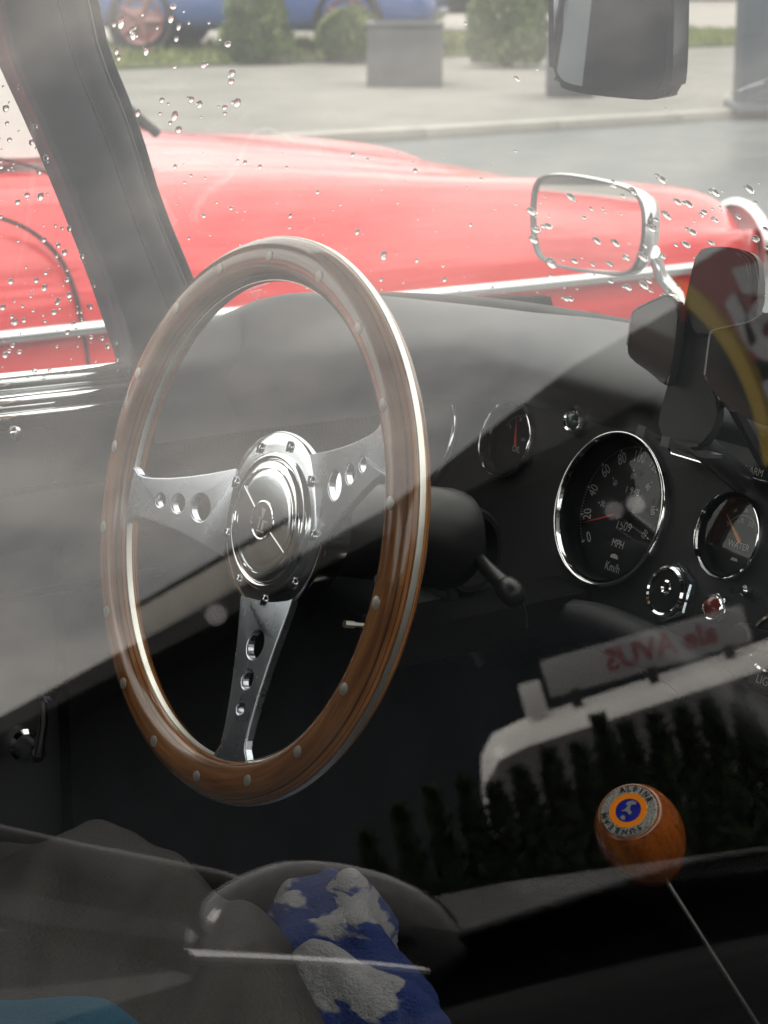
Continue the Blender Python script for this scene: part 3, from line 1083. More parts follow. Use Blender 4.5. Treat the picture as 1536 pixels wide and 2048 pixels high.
def gauge(name, c, R, depth=.013):
    """housing with chrome bezel; children: dial, print, needle, glass. local z points at the driver"""
    mt = basis_mtx(dface(c[1], c[2]), dr, du, dn)
    b = bmesh.new()
    lathe(b, [(R * .90, .0035), (R * .885, -.002), (R * .88, -depth), (R * .90, -depth - .004)], 56, None, False)
    h = obj(name, b, M_dial, carR, True, 50)
    h.matrix_local = mt
    b = bmesh.new()
    lathe(b, [(R * 1.0, -.001), (R * 1.004, .003), (R * .992, .006), (R * .968, .0068), (R * .948, .0056), (R * .936, .0025), (R * .90, .0008)], 64, None, False)
    obj('bezel', b, M_chrome, h, True, 80)
    b = bmesh.new()
    lathe(b, [(0, -depth), (R * .885, -depth)], 48, None, False)
    obj('dial_face', b, M_dial, h)
    b = bmesh.new()
    lathe(b, [(0, .0018), (R * .90, .0012)], 48, None, False)
    obj('dial_glass', b, M_glass_dial, h)
    return h

def marks(h, items, ticks, depth, m=M_print):
    b = bmesh.new()
    z = -depth + .0006
    for body, size, x, y, rot, sx in items:
        text_bm(b, body, size, T(x, y, z) @ RZ(rot), sx=sx)
    for a, r0, r1, wd in ticks:
        d, q = V((cos(a), sin(a), 0)), V((-sin(a), cos(a), 0)) * wd / 2
        zz = V((0, 0, z))
        b.faces.new([b.verts.new(d * r0 - q + zz), b.verts.new(d * r1 - q + zz), b.verts.new(d * r1 + q + zz), b.verts.new(d * r0 + q + zz)])
    return obj('dial_markings', b, m, h, False)

def needle(h, ang_, ln, wd, depth, m, tail=.2, boss=None):
    b = bmesh.new()
    z = -depth + .003
    d, q = V((cos(ang_), sin(ang_), 0)), V((-sin(ang_), cos(ang_), 0))
    prism(b, [d * ln + V((0, 0, z)), -d * ln * tail + q * wd + V((0, 0, z)), -d * ln * tail - q * wd + V((0, 0, z))], (0, 0, .0006))
    o_ = obj('needle', b, m, h, False)
    if boss:
        b = bmesh.new()
        lathe(b, [(0, z + .005), (boss * .8, z + .0045), (boss, z + .002), (boss, z - .002)], 28, None, False)
        obj('needle_boss', b, M_plastic, h)
    return o_

sp = gauge('speedometer', (.3001, .337, .7472), .0592, .0145)
it, tk = [], []
R0 = .0425
for k in range(11):
    a = radians(219 - 25.2 * k)
    rot = a - pi / 2 if k < 6 else a - pi / 2
    if k >= 9:
        rot = a + pi / 2
    if k in (0,):
        rot = a - pi
    if k not in (7, 8):
        it.append((str(20 * k), .0125 if k < 6 else .011, R0 * cos(a), R0 * sin(a), rot, .72))
    tk.append((a, .0475, .0505, .0014))
for k in range(101):
    a = radians(219 - 2.52 * k)
    tk.append((a, .0490, .0506, .00035))
for k in range(1, 7):
    a = radians(219 - 25.2 * k * 1.609)
    it.append((str(20 * k), .0062, .0275 * cos(a), .0275 * sin(a), (a - pi / 2) if k < 6 else a + pi / 2, .8))
    tk.append((a, .0315, .033, .0009))
it += [('1509', .0095, .001, -.0105, 0, .95), ('MPH', .0085, 0, -.0245, 0, .8), ('Km/h', .0095, .001, -.0425, 0, .8), ('1 948', .0075, .0, .0165, 0, .95)]
marks(sp, it, tk, .0145)
b = bmesh.new()
z = -.0145 + .0006
prism(b, [V((-.0045, -.0355, z)), V((.0045, -.0355, z)), V((.0035, -.033, z)), (V((.0, -.032, z))), V((-.0035, -.033, z))], (0, 0, .0002))
obj('maker_mark', b, M_label, sp, False)
needle(sp, radians(203), .047, .0010, .0145, M_needle, .15, .0075)

wa = gauge('water_gauge', (.3025, .212, .7548), .0312, .009)
it = [('WATER', .0066, .0005, -.0055, 0, .95), ('60', .0036, -.0115, .0175, .35, .9), ('80', .0036, -.001, .0197, 0, .9), ('90', .0036, .008, .0185, -.3, .9), ('30', .0050, -.0145, .0075, .55, .8), ('170', .0052, -.004, .0118, .12, .8), ('200', .0052, .0065, .0112, -.12, .8), ('250', .0050, .0165, .0055, -.6, .8)]
tk = [(radians(a), .0155, .0168, .0004) for a in range(30, 151, 3)]
marks(wa, it, tk, .009)
needle(wa, radians(140), .0215, .0016, .009, M_amber, .2)
b = bmesh.new(); prism(b, [V((-.0035, -.0165, -.0084)), V((.0035, -.0165, -.0084)), V((.0026, -.0145, -.0084)), V((-.0026, -.0145, -.0084))], (0, 0, .0002)); obj('maker_mark', b, M_label, wa, False)

oi = gauge('oil_gauge', (.3085, .4744, .7732), .0312, .009)
it = [('OIL', .0068, .0005, -.006, 0, .95), ('0', .0045, -.014, .010, .6, .8), ('20', .0042, -.004, .0178, .2, .8), ('40', .0042, .006, .0168, -.2, .8), ('60', .0045, .0145, .010, -.6, .8), ('LB S', .0034, .006, .003, 0, .8)]
marks(oi, it, [(radians(a), .0205, .0218, .0004) for a in range(30, 151, 6)], .009)
needle(oi, radians(108), .019, .0012, .009, M_needle, .2)

ta = gauge('tachometer', (.3035, .5985, .7572), .0592, .0145)
it = []
tk = []
for k in range(8):
    a = radians(225 - 38 * k)
    it.append((str(10 * k), .010, .041 * cos(a), .041 * sin(a), a - pi / 2, .75))
    tk.append((a, .0475, .0505, .0014))
it.append(('RPM', .008, 0, -.024, 0, .8))
marks(ta, it, tk, .0145)
needle(ta, radians(225), .047, .001, .0145, M_needle, .15, .0075)

# ignition switch with hexagonal nut
mt = basis_mtx(dface(.2506, .706, .0), dr, du, dn)
b = bmesh.new()
hexp = [V((.0225 * cos(pi / 6 + pi / 3 * k), .0225 * sin(pi / 6 + pi / 3 * k), 0)) for k in range(6)]
prism(b, hexp, (0, 0, .007))
bmesh.ops.bevel(b, geom=[e for e in b.edges], offset=.0012, segments=2, affect='EDGES')
ig = obj('ignition_switch', b, M_alu, carR, True, 20)
ig.matrix_local = mt
b = bmesh.new()
lathe(b, [(.0185, .005), (.0185, .0105), (.017, .012), (.0155, .0112), (.0155, .009)], 40, None, False)
obj('collar', b, M_chrome, ig)
b = bmesh.new(); lathe(b, [(0, .0098), (.0156, .0098)], 32, None, False); obj('face', b, M_dial, ig)
b = bmesh.new()
lathe(b, [(.0052, .0098), (.0055, .0118), (.004, .0125), (.0028, .0108), (0, .0105)], 24, T(.001, .003, 0), False)
obj('key_barrel', b, M_chrome, ig)
# warning lamp
mt = basis_mtx(dface(.204, .7065, .0), dr, du, dn)
b = bmesh.new()
lathe(b, [(.0105, -.001), (.0105, .004), (.0098, .008), (.0085, .0095), (.0075, .009)], 24, None, False)
for k in range(8):
    a = pi / 4 * k
    box(b, (.0104 * cos(a), .0104 * sin(a), .003), (.0014, .003, .006), RZ(a).to_3x3())
wl = obj('warning_lamp', b, M_chrome, carR)
wl.matrix_local = mt
b = bmesh.new()
lathe(b, [(0, .0125), (.004, .012), (.0076, .009)], 24, None, False)
box(b, (0, .001, .0121), (.0125, .0013, .0012))
obj('lens', b, M_redlens, wl)
# tell-tale by the oil gauge
mt = basis_mtx(dface(.403, .8005, .0), dr, du, dn)
b = bmesh.new()
lathe(b, [(.0098, -.001), (.0098, .004), (.0085, .006), (.007, .005)], 24, None, False)
tl = obj('tell_tale', b, M_chrome, carR)
tl.matrix_local = mt
b = bmesh.new(); lathe(b, [(0, .008), (.004, .0075), (.007, .0048)], 20, None, False); obj('lens', b, mat('green lens', (.01, .05, .03), .15, coat=.4), tl)
# light switch with label plate
mt = basis_mtx(dface(.146, .697, .0), dr, du, dn)
b = bmesh.new()
lathe(b, [(.0215, -.001), (.0215, .003), (.0195, .005), (.018, .0045)], 40, None, False)
ls = obj('light_switch', b, M_chrome, carR)
ls.matrix_local = mt
b = bmesh.new(); lathe(b, [(0, .0025), (.0185, .0025)], 32, None, False); obj('face', b, M_dial, ls)
b = bmesh.new(); lathe(b, [(.0085, .002), (.008, .022), (.0105, .026), (.0105, .034), (.0085, .037), (0, .0375)], 24, None, False); obj('knob', b, M_plastic, ls)
b = bmesh.new()
text_bm(b, 'H', .006, T(-.012, .004, .0028))
obj('dial_markings', b, M_print, ls, False)
b = bmesh.new(); box(b, (.006, -.0262, .0006), (.040, .0105, .0012), bevel=.0006)
lp = obj('label_plate', b, mat('label plate', (.05, .05, .05), .4), ls)
b = bmesh.new()
text_bm(b, 'LIGHTS', .0085, T(.006, -.0262, .0014), sx=.95)
obj('label_text', b, M_label, ls, False)
# small toggle right of the gauges
mt = basis_mtx(dface(.185, .7235, .0), dr, du, dn)
b = bmesh.new(); lathe(b, [(.004, 0), (.004, .003), (.0022, .005)], 16, None, False); tube(b, [(0, 0, .003), (.001, -.002, .014)], [.0016, .0022], 10)
tg = obj('toggle_switch', b, M_alu, carR); tg.matrix_local = mt
# heater panel with bright edge
b = bmesh.new()
e1, e2 = at_plane(1338, 905, D0 + dn * .010, dn), at_plane(1560, 972, D0 + dn * .010, dn)
dir_ = (e2 - e1)
e3 = e1 + dir_ * 2.2
prism(b, [e1, e3, e3 + du * .055, e1 + du * .035], -dn * .012)
hp = obj('heater_panel', b, M_plastic, carR, False)
b = bmesh.new()
tube(b, [e1 + du * .010, e1 + du * .002, e1 + dir_ * .04 - du * .0005 + dn * .0005, e3 + dn * .0005], .0012, 8)
obj('panel_trim', b, M_chrome, hp)
b = bmesh.new()
p1 = at_plane(1505, 942, D0 + dn * .0108, dn)
text_bm(b, 'WARM', .0075, basis_mtx(p1, dr, du, dn), sx=.9)
obj('label_text', b, M_label, hp, False)
b = bmesh.new()
q1, q2 = at_plane(1450, 877, D0 + dn * .0104, dn), at_plane(1560, 905, D0 + dn * .0104, dn)
tube(b, [q1, q2], .0008, 6)
obj('slot', b, M_label, hp)


# ------- steering column and stalk
WC = V((0, .36, .78))
WT = radians(13.424)
wa_f = V((cos(WT), 0, -sin(WT)))          # axis, towards the dash
we1 = V((0, -1, 0))
we2 = V((sin(WT), 0, cos(WT)))
WM = basis_mtx(WC, we1, we2, -wa_f)       # local z towards the driver
CM = basis_mtx(WC, we1, we2, -wa_f)
b = bmesh.new()
lathe(b, [(.0, -.045), (.031, -.045), (.033, -.06), (.034, -.115), (.0350, -.140), (.0362, -.146), (.0365, -.168), (.035, -.176), (.027, -.172), (.0, -.168)], 44, CM @ T(.0, .0, 0), True)
colm = obj('steering_column', b, M_plastic, carR, True, 50)
b = bmesh.new()
sm = at_d(955, 1112, 1.60)
out_ = (CAM - sm).normalized()
sdir = V((.15, -1.0, .05)).normalized()
x_, y_ = frame_of(sdir)
stm = basis_mtx(sm + V((.0, .024, 0)), x_, y_, sdir)
lathe(b, [(.033, -.02), (.033, .012), (.030, .016), (.026, .016), (.024, .006), (.0, .004)], 36, stm, False)
obj('switch_housing', b, M_plastic, colm)
b = bmesh.new()
box(b, WC + wa_f * .22 + V((0, 0, -.055)), (.22, .05, .03), bevel=.006)
obj('bracket', b, M_carpet, colm)
b = bmesh.new()
k0_, k1_, k2_ = at_d(948, 1110, 1.565), at_d(990, 1152, 1.525), at_d(1022, 1184, 1.505)
tube(b, [k0_, k1_, k2_.lerp(k1_, .15)], [.0052, .0058, .007], 12)
lathe(b, [(.0, .011), (.005, .0105), (.0085, .007), (.0092, 0), (.0085, -.008), (.006, -.011), (0, -.012)], 20, basis_mtx(k2_, *frame_of((k2_ - k1_).normalized()), (k2_ - k1_).normalized()))
obj('indicator_stalk', b, M_plastic, colm)
b = bmesh.new()
tube(b, catmull([at_d(1030, 1190, 1.51), at_d(1048, 1215, 1.52), at_d(1053, 1255, 1.53)], 5), .0012, 6)
obj('wire', b, M_rubber, colm)
b = bmesh.new()
tube(b, catmull([at_d(900, 1150, 1.60), at_d(912, 1240, 1.62), at_d(960, 1330, 1.63)], 4), .005, 8)
obj('loom', b, M_rubber, colm)

# ------- steering wheel
RW, RT = .1765, .0142
b = bmesh.new()
NU, NV = 160, 28
uvl = b.loops.layers.uv.new('UVMap')
vs = []
for i in range(NU):
    a = 2 * pi * i / NU
    ring = []
    for j in range(NV):
        t = 2 * pi * j / NV
        r_ = RT * (1.0 + (.05 * cos(2 * t)))          # slightly oval section
        grip = 1.0
        if sin(t) < -.2:
            grip = 1 - .035 * (0.5 + .5 * cos(a * 36)) * min(1, (-sin(t) - .2) * 2)   # finger scallops on the back
        rr = RW + r_ * cos(t) * .98
        ring.append(b.verts.new((rr * cos(a), rr * sin(a), r_ * 1.02 * sin(t) * grip)))
    vs.append(ring)
for i in range(NU):
    for j in range(NV):
        f = b.faces.new((vs[i][j], vs[(i + 1) % NU][j], vs[(i + 1) % NU][(j + 1) % NV], vs[i][(j + 1) % NV]))
        for lp_, (uu, vv) in zip(f.loops, ((i, j), (i + 1, j), (i + 1, j + 1), (i, j + 1))):
            lp_[uvl].uv = (uu / NU, vv / NV)
sw = obj('steering_wheel', b, M_rim, carR, True, 0)
sw.matrix_local = WM
# metal core: shows as a bright band on the inner and the outer edge of the rim
b = bmesh.new()
for r_, sgn in ((RW - RT * 1.035, -1), (RW + RT * 1.035, 1)):
    N = 160
    prof = [(r_ - sgn * .003, .0026), (r_ + sgn * .0003, .0022), (r_ + sgn * .0005, 0), (r_ + sgn * .0003, -.0022), (r_ - sgn * .003, -.0026)]
    lathe(b, prof, N, None, False)
obj('rim_band', b, M_band, sw, True, 60)
# rivets on the front face
b0 = None
for k in range(18):
    a = radians(15 + 20 * k + (random.uniform(-.8, .8)))
    if b0 is None:
        b = bmesh.new()
        lathe(b, [(0, .0009), (.0022, .0008), (.0036, .0003), (.0038, -.001)], 16, None, False)
        b0 = obj('rivet', b, M_rivet, sw)
        rv = b0
    else:
        rv = b0.copy(); COL.objects.link(rv); rv.parent = sw
    rv.matrix_local = T(RW * cos(a), RW * sin(a), RT * .965) @ RZ(a) @ Matrix.Diagonal((1.0, 1.2, 1, 1))
# spokes
def spoke(ang_, hub_off):
    """plate with three holes, dished from the hub (hub_off below the rim plane) to the rim"""
    cdat = bpy.data.curves.new('spoke', 'CURVE')
    cdat.dimensions = '2D'
    cdat.fill_mode = 'BOTH'
    cdat.extrude = .0022
    cdat.bevel_depth = .0010
    cdat.bevel_resolution = 2
    cdat.resolution_u = 16
    half = [(.045, .0325), (.060, .0288), (.080, .0238), (.100, .0196), (.120, .0162), (.138, .0142), (.148, .0140), (.154, .0152), (.1585, .0188), (.1665, .0225)]
    outl = [(x, y) for x, y in half] + [(x, -y) for x, y in half[::-1]]
    def poly(pts):
        s_ = cdat.splines.new('POLY')
        s_.points.add(len(pts) - 1)
        for p_, q_ in zip(s_.points, pts):
            p_.co = (q_[0], q_[1], 0, 1)
        s_.use_cyclic_u = True
    poly(outl)
    for r0, rad in ((.0840, .0108), (.1075, .0076), (.1265, .0058)):
        poly([(r0 + rad * cos(2 * pi * k / 28), rad * sin(2 * pi * k / 28)) for k in range(28)])
    o_ = bpy.data.objects.new('spoke', cdat)
    me = bpy.data.meshes.new_from_object(o_)
    bpy.data.objects.remove(o_)
    bm_ = bmesh.new()
    bm_.from_mesh(me)
    for v_ in bm_.verts:
        t_ = max(0, min(1, (v_.co.x - .05) / (.160 - .05)))
        v_.co.z += -hub_off * (1 - t_)
    bmesh.ops.remove_doubles(bm_, verts=bm_.verts, dist=1e-6)
    o_ = obj('spoke', bm_, M_spoke, sw, True, 12)
    o_.matrix_local = RZ(ang_)
    return o_
for a in (radians(28.5), radians(186), radians(-77.5)):
    spoke(a, .021)
# hub: base drum, flange with nine screws, boss, cap with three raised lines and a round emblem
HB = -.021
b = bmesh.new()
lathe(b, [(.040, HB - .035), (.050, HB - .028), (.054, HB - .012), (.056, HB - .004)], 64, None, False)
obj('hub_drum', b, M_alu, sw)
b = bmesh.new()
lathe(b, [(.055, HB - .004), (.0605, HB - .003), (.0618, HB - .0005), (.0618, HB + .0025), (.0605, HB + .0042), (.052, HB + .0046), (.0462, HB + .0048)], 72, None, False)
obj('hub_flange', b, M_alu, sw, True, 50)
b = bmesh.new()
lathe(b, [(.0465, HB + .004), (.0468, HB + .0066), (.0452, HB + 0.0077), (.0435, HB + 0.0077), (.0425, HB + 0.0062), (.0415, HB + 0.0077), (.040, HB + 0.0090), (.036, HB + 0.0094)], 72, None, False)
obj('horn_ring', b, M_chrome, sw, True, 60)
b = bmesh.new()
lathe(b, [(.0362, HB + 0.0092), (.0355, HB + 0.0100), (.030, HB + 0.0104), (.018, HB + 0.0108), (.0132, HB + 0.0109)], 72, None, False)
obj('horn_cap', b, M_alu, sw, True, 60)
b = bmesh.new()
for a in (radians(150), radians(-25)):
    d = V((cos(a), sin(a), 0))
    tube(b, [d * .0135 + V((0, 0, HB + 0.0108)), d * .0355 + V((0, 0, HB + 0.0102))], .0007, 8)
lathe(b, [(.0362, HB + 0.0100), (.0366, HB + 0.0107), (.0358, HB + 0.0108), (.0354, HB + 0.0102)], 64, None, False)
obj('cap_ridge', b, M_chrome, sw)
b = bmesh.new()
lathe(b, [(.0138, HB + 0.0104), (.0138, HB + 0.0114), (.0128, HB + 0.0117), (.0118, HB + 0.0112)], 48, None, False)
obj('emblem_ring', b, M_chrome, sw)
b = bmesh.new()
lathe(b, [(0, HB + 0.0111), (.0122, HB + 0.0111)], 40, None, False)
obj('emblem', b, mat('emblem brown', (.055, .035, .03), .3, coat=.3), sw)
b = bmesh.new()
z = HB + 0.0114
for q in ([(-.004, -.008), (.005, -.008), (.005, -.0068), (-.004, -.0068)], [(-.0035, -.006), (-.002, -.006), (-.0012, .001), (-.0028, .001)], [(.001, -.006), (.0035, -.006), (.0035, -.0008), (.0075, -.0002), (.0075, .0008), (.001, .0005)], [(-.001, .0025), (.0015, .0025), (.0028, .0085), (-.0022, .0085)], [(-.004, .0012), (.0018, .0012), (.001, .002), (-.004, .002)]):
    prism(b, [V((x, y, z)) for x, y in q], (0, 0, .0003))
obj('emblem_figure', b, M_rivet, sw, False)
s0 = None
for k in range(9):
    a = radians(82 + 40 * k)
    if s0 is None:
        b = bmesh.new()
        lathe(b, [(0, .0022), (.0022, .0019), (.0036, .0009), (.0042, 0), (.0042, -.001)], 20, None, False)
        s0 = obj('screw', b, M_alu, sw, True, 60)
        b = bmesh.new()
        box(b, (0, 0, .0023), (.0066, .0009, .0012))
        sl0 = None
        sc = s0
    else:
        sc = s0.copy(); COL.objects.link(sc); sc.parent = sw
    sc.matrix_local = T(.0537 * cos(a), .0537 * sin(a), HB + .0047)
b = bmesh.new()
for k in range(9):
    a = radians(82 + 40 * k)
    box(b, (.0537 * cos(a), .0537 * sin(a), HB + .0068), (.0072, .0010, .0012), RZ(radians(88 + random.uniform(-9, 9))).to_3x3())
obj('screw_slot', b, M_ink, sw, False)
b = bmesh.new()
for q, d in (((.060, -.022, HB - .052), .006), ((.044, -.058, HB - .045), .005)):
    lathe(b, [(0, .004), (.0026, .004), (.0026, -.004), (.0017, -.004), (.0017, -.012)], 6, WM.inverted().to_3x3().to_4x4() @ Matrix.Identity(4) if False else T(*q), True)
obj('hub_bolt', b, M_rivet, sw)

# ------- rear view mirror, hanging from the header rail
gp = at_d(1240, 60, 1.30)
mn = V((-.93, .16, -.06)).normalized()
mxx = mn.cross(V((0, 0, 1))).normalized()
myy = mxx.cross(mn) * -1
if myy.z < 0: myy = -myy
MMn = V((-.983, -.172, -.055)).normalized()
def mir(x, y, d=0.0):
    return at_plane(x, y, gp - MMn * d, MMn)
outl = [(1097, -130), (1097, 120), (1100, 152), (1122, 178), (1180, 190), (1280, 200), (1318, 199), (1338, 186), (1346, 150), (1349, -20), (1350, -130), (1340, -165), (1240, -172), (1110, -165)]
b = bmesh.new()
a3 = smooth_poly([mir(x, y) for x, y in outl], 2)
vsf = prism(b, a3, -MMn * .014)
bmesh.ops.bevel(b, geom=[e for e in b.edges if e.calc_length() < .2 and any(len(f.verts) > 8 for f in e.link_faces)], offset=.004, segments=3, affect='EDGES')
rvm = obj('rear_view_mirror', b, M_plastic, carR, True, 50)
inner = [(1110, -130), (1110, 118), (1118, 150), (1140, 170), (1280, 186), (1310, 183), (1324, 168), (1332, 120), (1335, -130), (1240, -155)]
b = bmesh.new()
prism(b, smooth_poly([mir(x, y) + MMn * .0012 for x, y in inner], 2), -MMn * .003)
obj('mirror_glass', b, mat('dim mirror', (.30, .33, .36), .01, 1.0), rvm, False)
b = bmesh.new()
st_ = at_d(1240, -120, 1.30) - MMn * .02
tube(b, [st_, st_ + V((.03, 0, .05)), V((.15, st_.y - .02, 1.19))], .007, 10)
obj('stem', b, M_plastic, rvm)

# ------- wing mirror on its chrome arm (on the left front wing)
gp2 = at_d(1182, 450, 2.18)
n2 = V((-.997, -.052, .037)).normalized()
def wm(x, y, d=0.0):
    return at_plane(x, y, gp2, n2) + n2 * d
outl = [(1072, 362), (1100, 347), (1155, 349), (1262, 372), (1296, 400), (1298, 470), (1284, 532), (1258, 552), (1180, 546), (1098, 530), (1072, 502), (1066, 430)]
outs = smooth_poly([wm(x, y) for x, y in outl], 3)
cen = sum(outs, V()) / len(outs)
b = bmesh.new()
rows = []
for f, d in ((1.0, .004), (1.02, .0), (1.01, -.008), (.9, -.024), (.6, -.036), (.2, -.042)):
    rows.append([cen + (p_ - cen) * f + n2 * d for p_ in outs])
vr = grid(b, rows, True)
b.faces.new(vr[-1])
wmo = obj('wing_mirror', b, M_chrome, carR)
b = bmesh.new()
rows = []
for f, d in ((1.005, .002), (.99, .006), (.955, .0055), (.935, .001)):
    rows.append([cen + (p_ - cen) * f + n2 * d for p_ in outs])
grid(b, rows, True)
obj('mirror_frame', b, mat('satin dark metal', (.12, .125, .13), .35, 0.8), wmo)
b = bmesh.new()
prism(b, [cen + (p_ - cen) * .94 + n2 * .0025 for p_ in outs], -n2 * .002)
obj('mirror_glass', b, M_mirror, wmo, False)
b = bmesh.new()
aj = [wm(1286, 505, -.014), at_y(1322, 552, gp2.y - .01), at_y(1352, 590, gp2.y - .02), at_y(1364, 660, gp2.y - .02), V((at_y(1366, 700, gp2.y - .02).x, gp2.y - .02, .79))]
tube(b, aj, [.0065, .0068, .0080, .011, .016], 12)
tube(b, [at_y(1350, 592, gp2.y - .02), at_y(1318, 612, gp2.y - .02), at_y(1300, 628, gp2.y - .02)], [.006, .005, .004], 8)
obj('mirror_arm', b, M_chrome, wmo)
# left front wing that carries it
b = bmesh.new()
rows = []
for x, z, hw_ in ((.42, .79, .05), (.7, .775, .07), (1.1, .755, .08), (1.5, .70, .08), (1.8, .60, .06)):
    rows.append([V((x, .60, z - .02)), V((x, .66, z)), V((x, .72, z - .005)), V((x, .76, z - .06)), V((x, .77, z - .25)), V((x, .75, .25))])
grid(b, rows)
obj('front_wing', b, M_carblack, carR, True, 60)

# ------- driver's seat
b = bmesh.new()
for (c, s, bv) in (((-.19, .34, .335), (.50, .46, .13), .05), ((-.47, .34, .62), (.12, .44, .50), .05)):
    box(b, c, s, bevel=bv, seg=4)
obj('driver_seat', b, M_vinyl, carR)
b = bmesh.new()
for (c, s, bv) in (((-.45, -.34, .335), (.50, .44, .13), .05), ((-.78, -.34, .58), (.12, .42, .45), .05)):
    box(b, c, s, bevel=bv, seg=4)
obj('passenger_seat', b, M_vinyl, carR)

# ------- gear lever: shaft, wooden knob, enamel badge
kn_n = (-cv * .75 + (cr * -.5 + cu * .87) * .66).normalized()     # the badge's normal
kc = at_d(1257, 1622, 1.24)
kx = (cr - kn_n * cr.dot(kn_n)).normalized()
ky = kn_n.cross(kx)
KM = basis_mtx(kc, kx, ky, kn_n)
b = bmesh.new()
prof = [(0, -.002), (.0145, -.002), (.0172, -.001), (.0195, -.0035), (.0222, -.009), (.0244, -.018), (.0252, -.028), (.0242, -.039), (.0217, -.049), (.0184, -.059), (.0152, -.0665), (.0125, -.0705), (.009, -.0725), (0, -.073)]
pc_ = [V((r_, z_, 0)) for r_, z_ in prof]
prof2 = [(max(0, q.x), q.y) for q in catmull(pc_, 3)]
prof2[0] = (0, -.002); prof2[-1] = (0, -.073)
gk = bmesh.new()
lathe(gk, prof2, 56, None, False)
sb = bmesh.new()
pB = kc - kn_n * .071
pE = at_d(1440, 1930, 1.30)
tube(sb, [pB, pB.lerp(pE, .5), pE, pE + (pE - pB) * 1.6], .0014, 10)
gl = obj('gear_lever', sb, mat('gear rod', (.42, .42, .42), .35, 1.0), carR)
k_o = obj('knob', gk, M_knob, gl, True, 80)
k_o.matrix_local = KM
b = bmesh.new()
lathe(b, [(.0162, -.0028), (.0165, -.0008), (.0158, .0006), (.0108, .0008), (.0106, .0002)], 56, KM, False)
obj('badge', b, mat('badge metal', (.86, .85, .80), .26, .8, rvar=.06, vscale=200), gl, True, 60)
b = bmesh.new()
lathe(b, [(.0112, .0004), (.0110, .0009), (.0075, .0009), (.0073, .0004)], 48, KM, False)
obj('badge_ring', b, M_orange, gl)
b = bmesh.new(); lathe(b, [(0, .0007), (.0074, .0007)], 40, KM, False); obj('badge_centre', b, M_navy, gl)
b = bmesh.new()
for i, ch in enumerate('SUNBEAM'):
    a = radians(-65 - 18.5 * i)
    text_bm(b, ch, .0048, KM @ T(.0135 * cos(a), .0135 * sin(a), .0011) @ RZ(a - pi / 2), bold=.00022, sx=.9)
for i, ch in enumerate('ALPINE'):
    a = radians(20 + 16 * (5 - i)) 
    text_bm(b, ch, .0046, KM @ T(.0135 * cos(a), .0135 * sin(a), .0011) @ RZ(a - pi / 2), bold=.0002, sx=.9)
obj('badge_letters', b, M_ink, gl, False)
b = bmesh.new()
z = .0010
for q in ([(-.004, .000), (-.0015, .001), (.0005, .0032), (.002, .003), (.001, .0005), (.002, -.002), (.0005, -.003), (-.0006, -.001), (-.002, -.0002)], [(-.001, .0035), (.0048, .0028), (.0052, .0040), (.003, .0056), (.0, .0052)], [(-.0048, -.0038), (-.0035, -.0026), (-.002, -.0034), (-.0022, -.0058), (-.004, -.0052)]):
    prism(b, [KM @ V((x, y, z)) for x, y in q], kn_n * .0003)
obj('badge_figure', b, mat('badge silver line', (.75, .74, .72), .3, .8), gl, False)


# ================================================================== THINGS LYING OR CLIPPED IN THE CABIN
# phone holder
ph = empty('phone_holder', at_x(1395, 890, .262))
tag(ph, 'dark grey plastic phone holder with side arms clipped to the dashboard', 'phone holder')
pinv = ph.location.copy()
hn = V((-.94, -.20, .27)).normalized()
hp0 = at_x(1385, 760, .255)
def hq(x, y, d=0.0):
    return at_plane(x, y, hp0 + hn * d, hn) - pinv
def plate(name, pts, d, th, m, bev=.0015, it=2):
    b_ = bmesh.new()
    prism(b_, smooth_poly([hq(x, y, d) for x, y in pts], it), -hn * th)
    bmesh.ops.bevel(b_, geom=[e for e in b_.edges if any(len(f.verts) > 6 for f in e.link_faces)], offset=bev, segments=2, affect='EDGES')
    return obj(name, b_, m, ph, True, 40)
plate('back_plate', [(1388, 522), (1396, 500), (1412, 494), (1450, 493), (1490, 500), (1510, 512), (1517, 540), (1514, 620), (1500, 660), (1440, 690), (1416, 720), (1410, 757), (1434, 792), (1436, 815), (1428, 852), (1412, 885), (1398, 894), (1380, 891), (1330, 874), (1318, 866), (1317, 845), (1322, 820), (1336, 768), (1352, 690), (1372, 592)], .0, .009, M_holder, .0016, 1)
plate('upper_pad', [(1392, 528), (1400, 508), (1416, 502), (1450, 501), (1480, 507), (1494, 518), (1499, 545), (1496, 610), (1486, 648), (1440, 668), (1396, 672), (1376, 655), (1378, 600)], .004, .0042, M_holder, .0014, 1)
plate('side_arm', [(1326, 590), (1336, 588), (1352, 600), (1356, 612), (1350, 690), (1334, 768), (1326, 770), (1304, 748), (1258, 716), (1252, 704), (1254, 680), (1262, 632), (1268, 620), (1290, 606)], .012, .010, M_holder_edge, .0016, 1)
plate('side_arm', [(1424, 660), (1434, 656), (1480, 646), (1506, 638), (1526, 622), (1560, 632), (1560, 860), (1500, 842), (1446, 806), (1410, 762), (1407, 752), (1416, 700), (1419, 670)], .012, .010, M_holder_edge, .0016, 1)
b = bmesh.new()
tube(b, catmull([hq(x, y, .0122) for x, y in ((1528, 624), (1506, 640), (1480, 648), (1436, 658), (1424, 663), (1419, 674), (1415, 702), (1409, 750))], 4), .0008, 6)
tube(b, catmull([hq(x, y, .0122) for x, y in ((1254, 690), (1263, 634), (1270, 621), (1291, 608), (1326, 593), (1338, 590))], 4), .0007, 6)
obj('edge_highlight', b, mat('painted edge highlight', (.16, .16, .165), .25, coat=.4), ph)  # thin paler tube paints the highlight along the arm edges
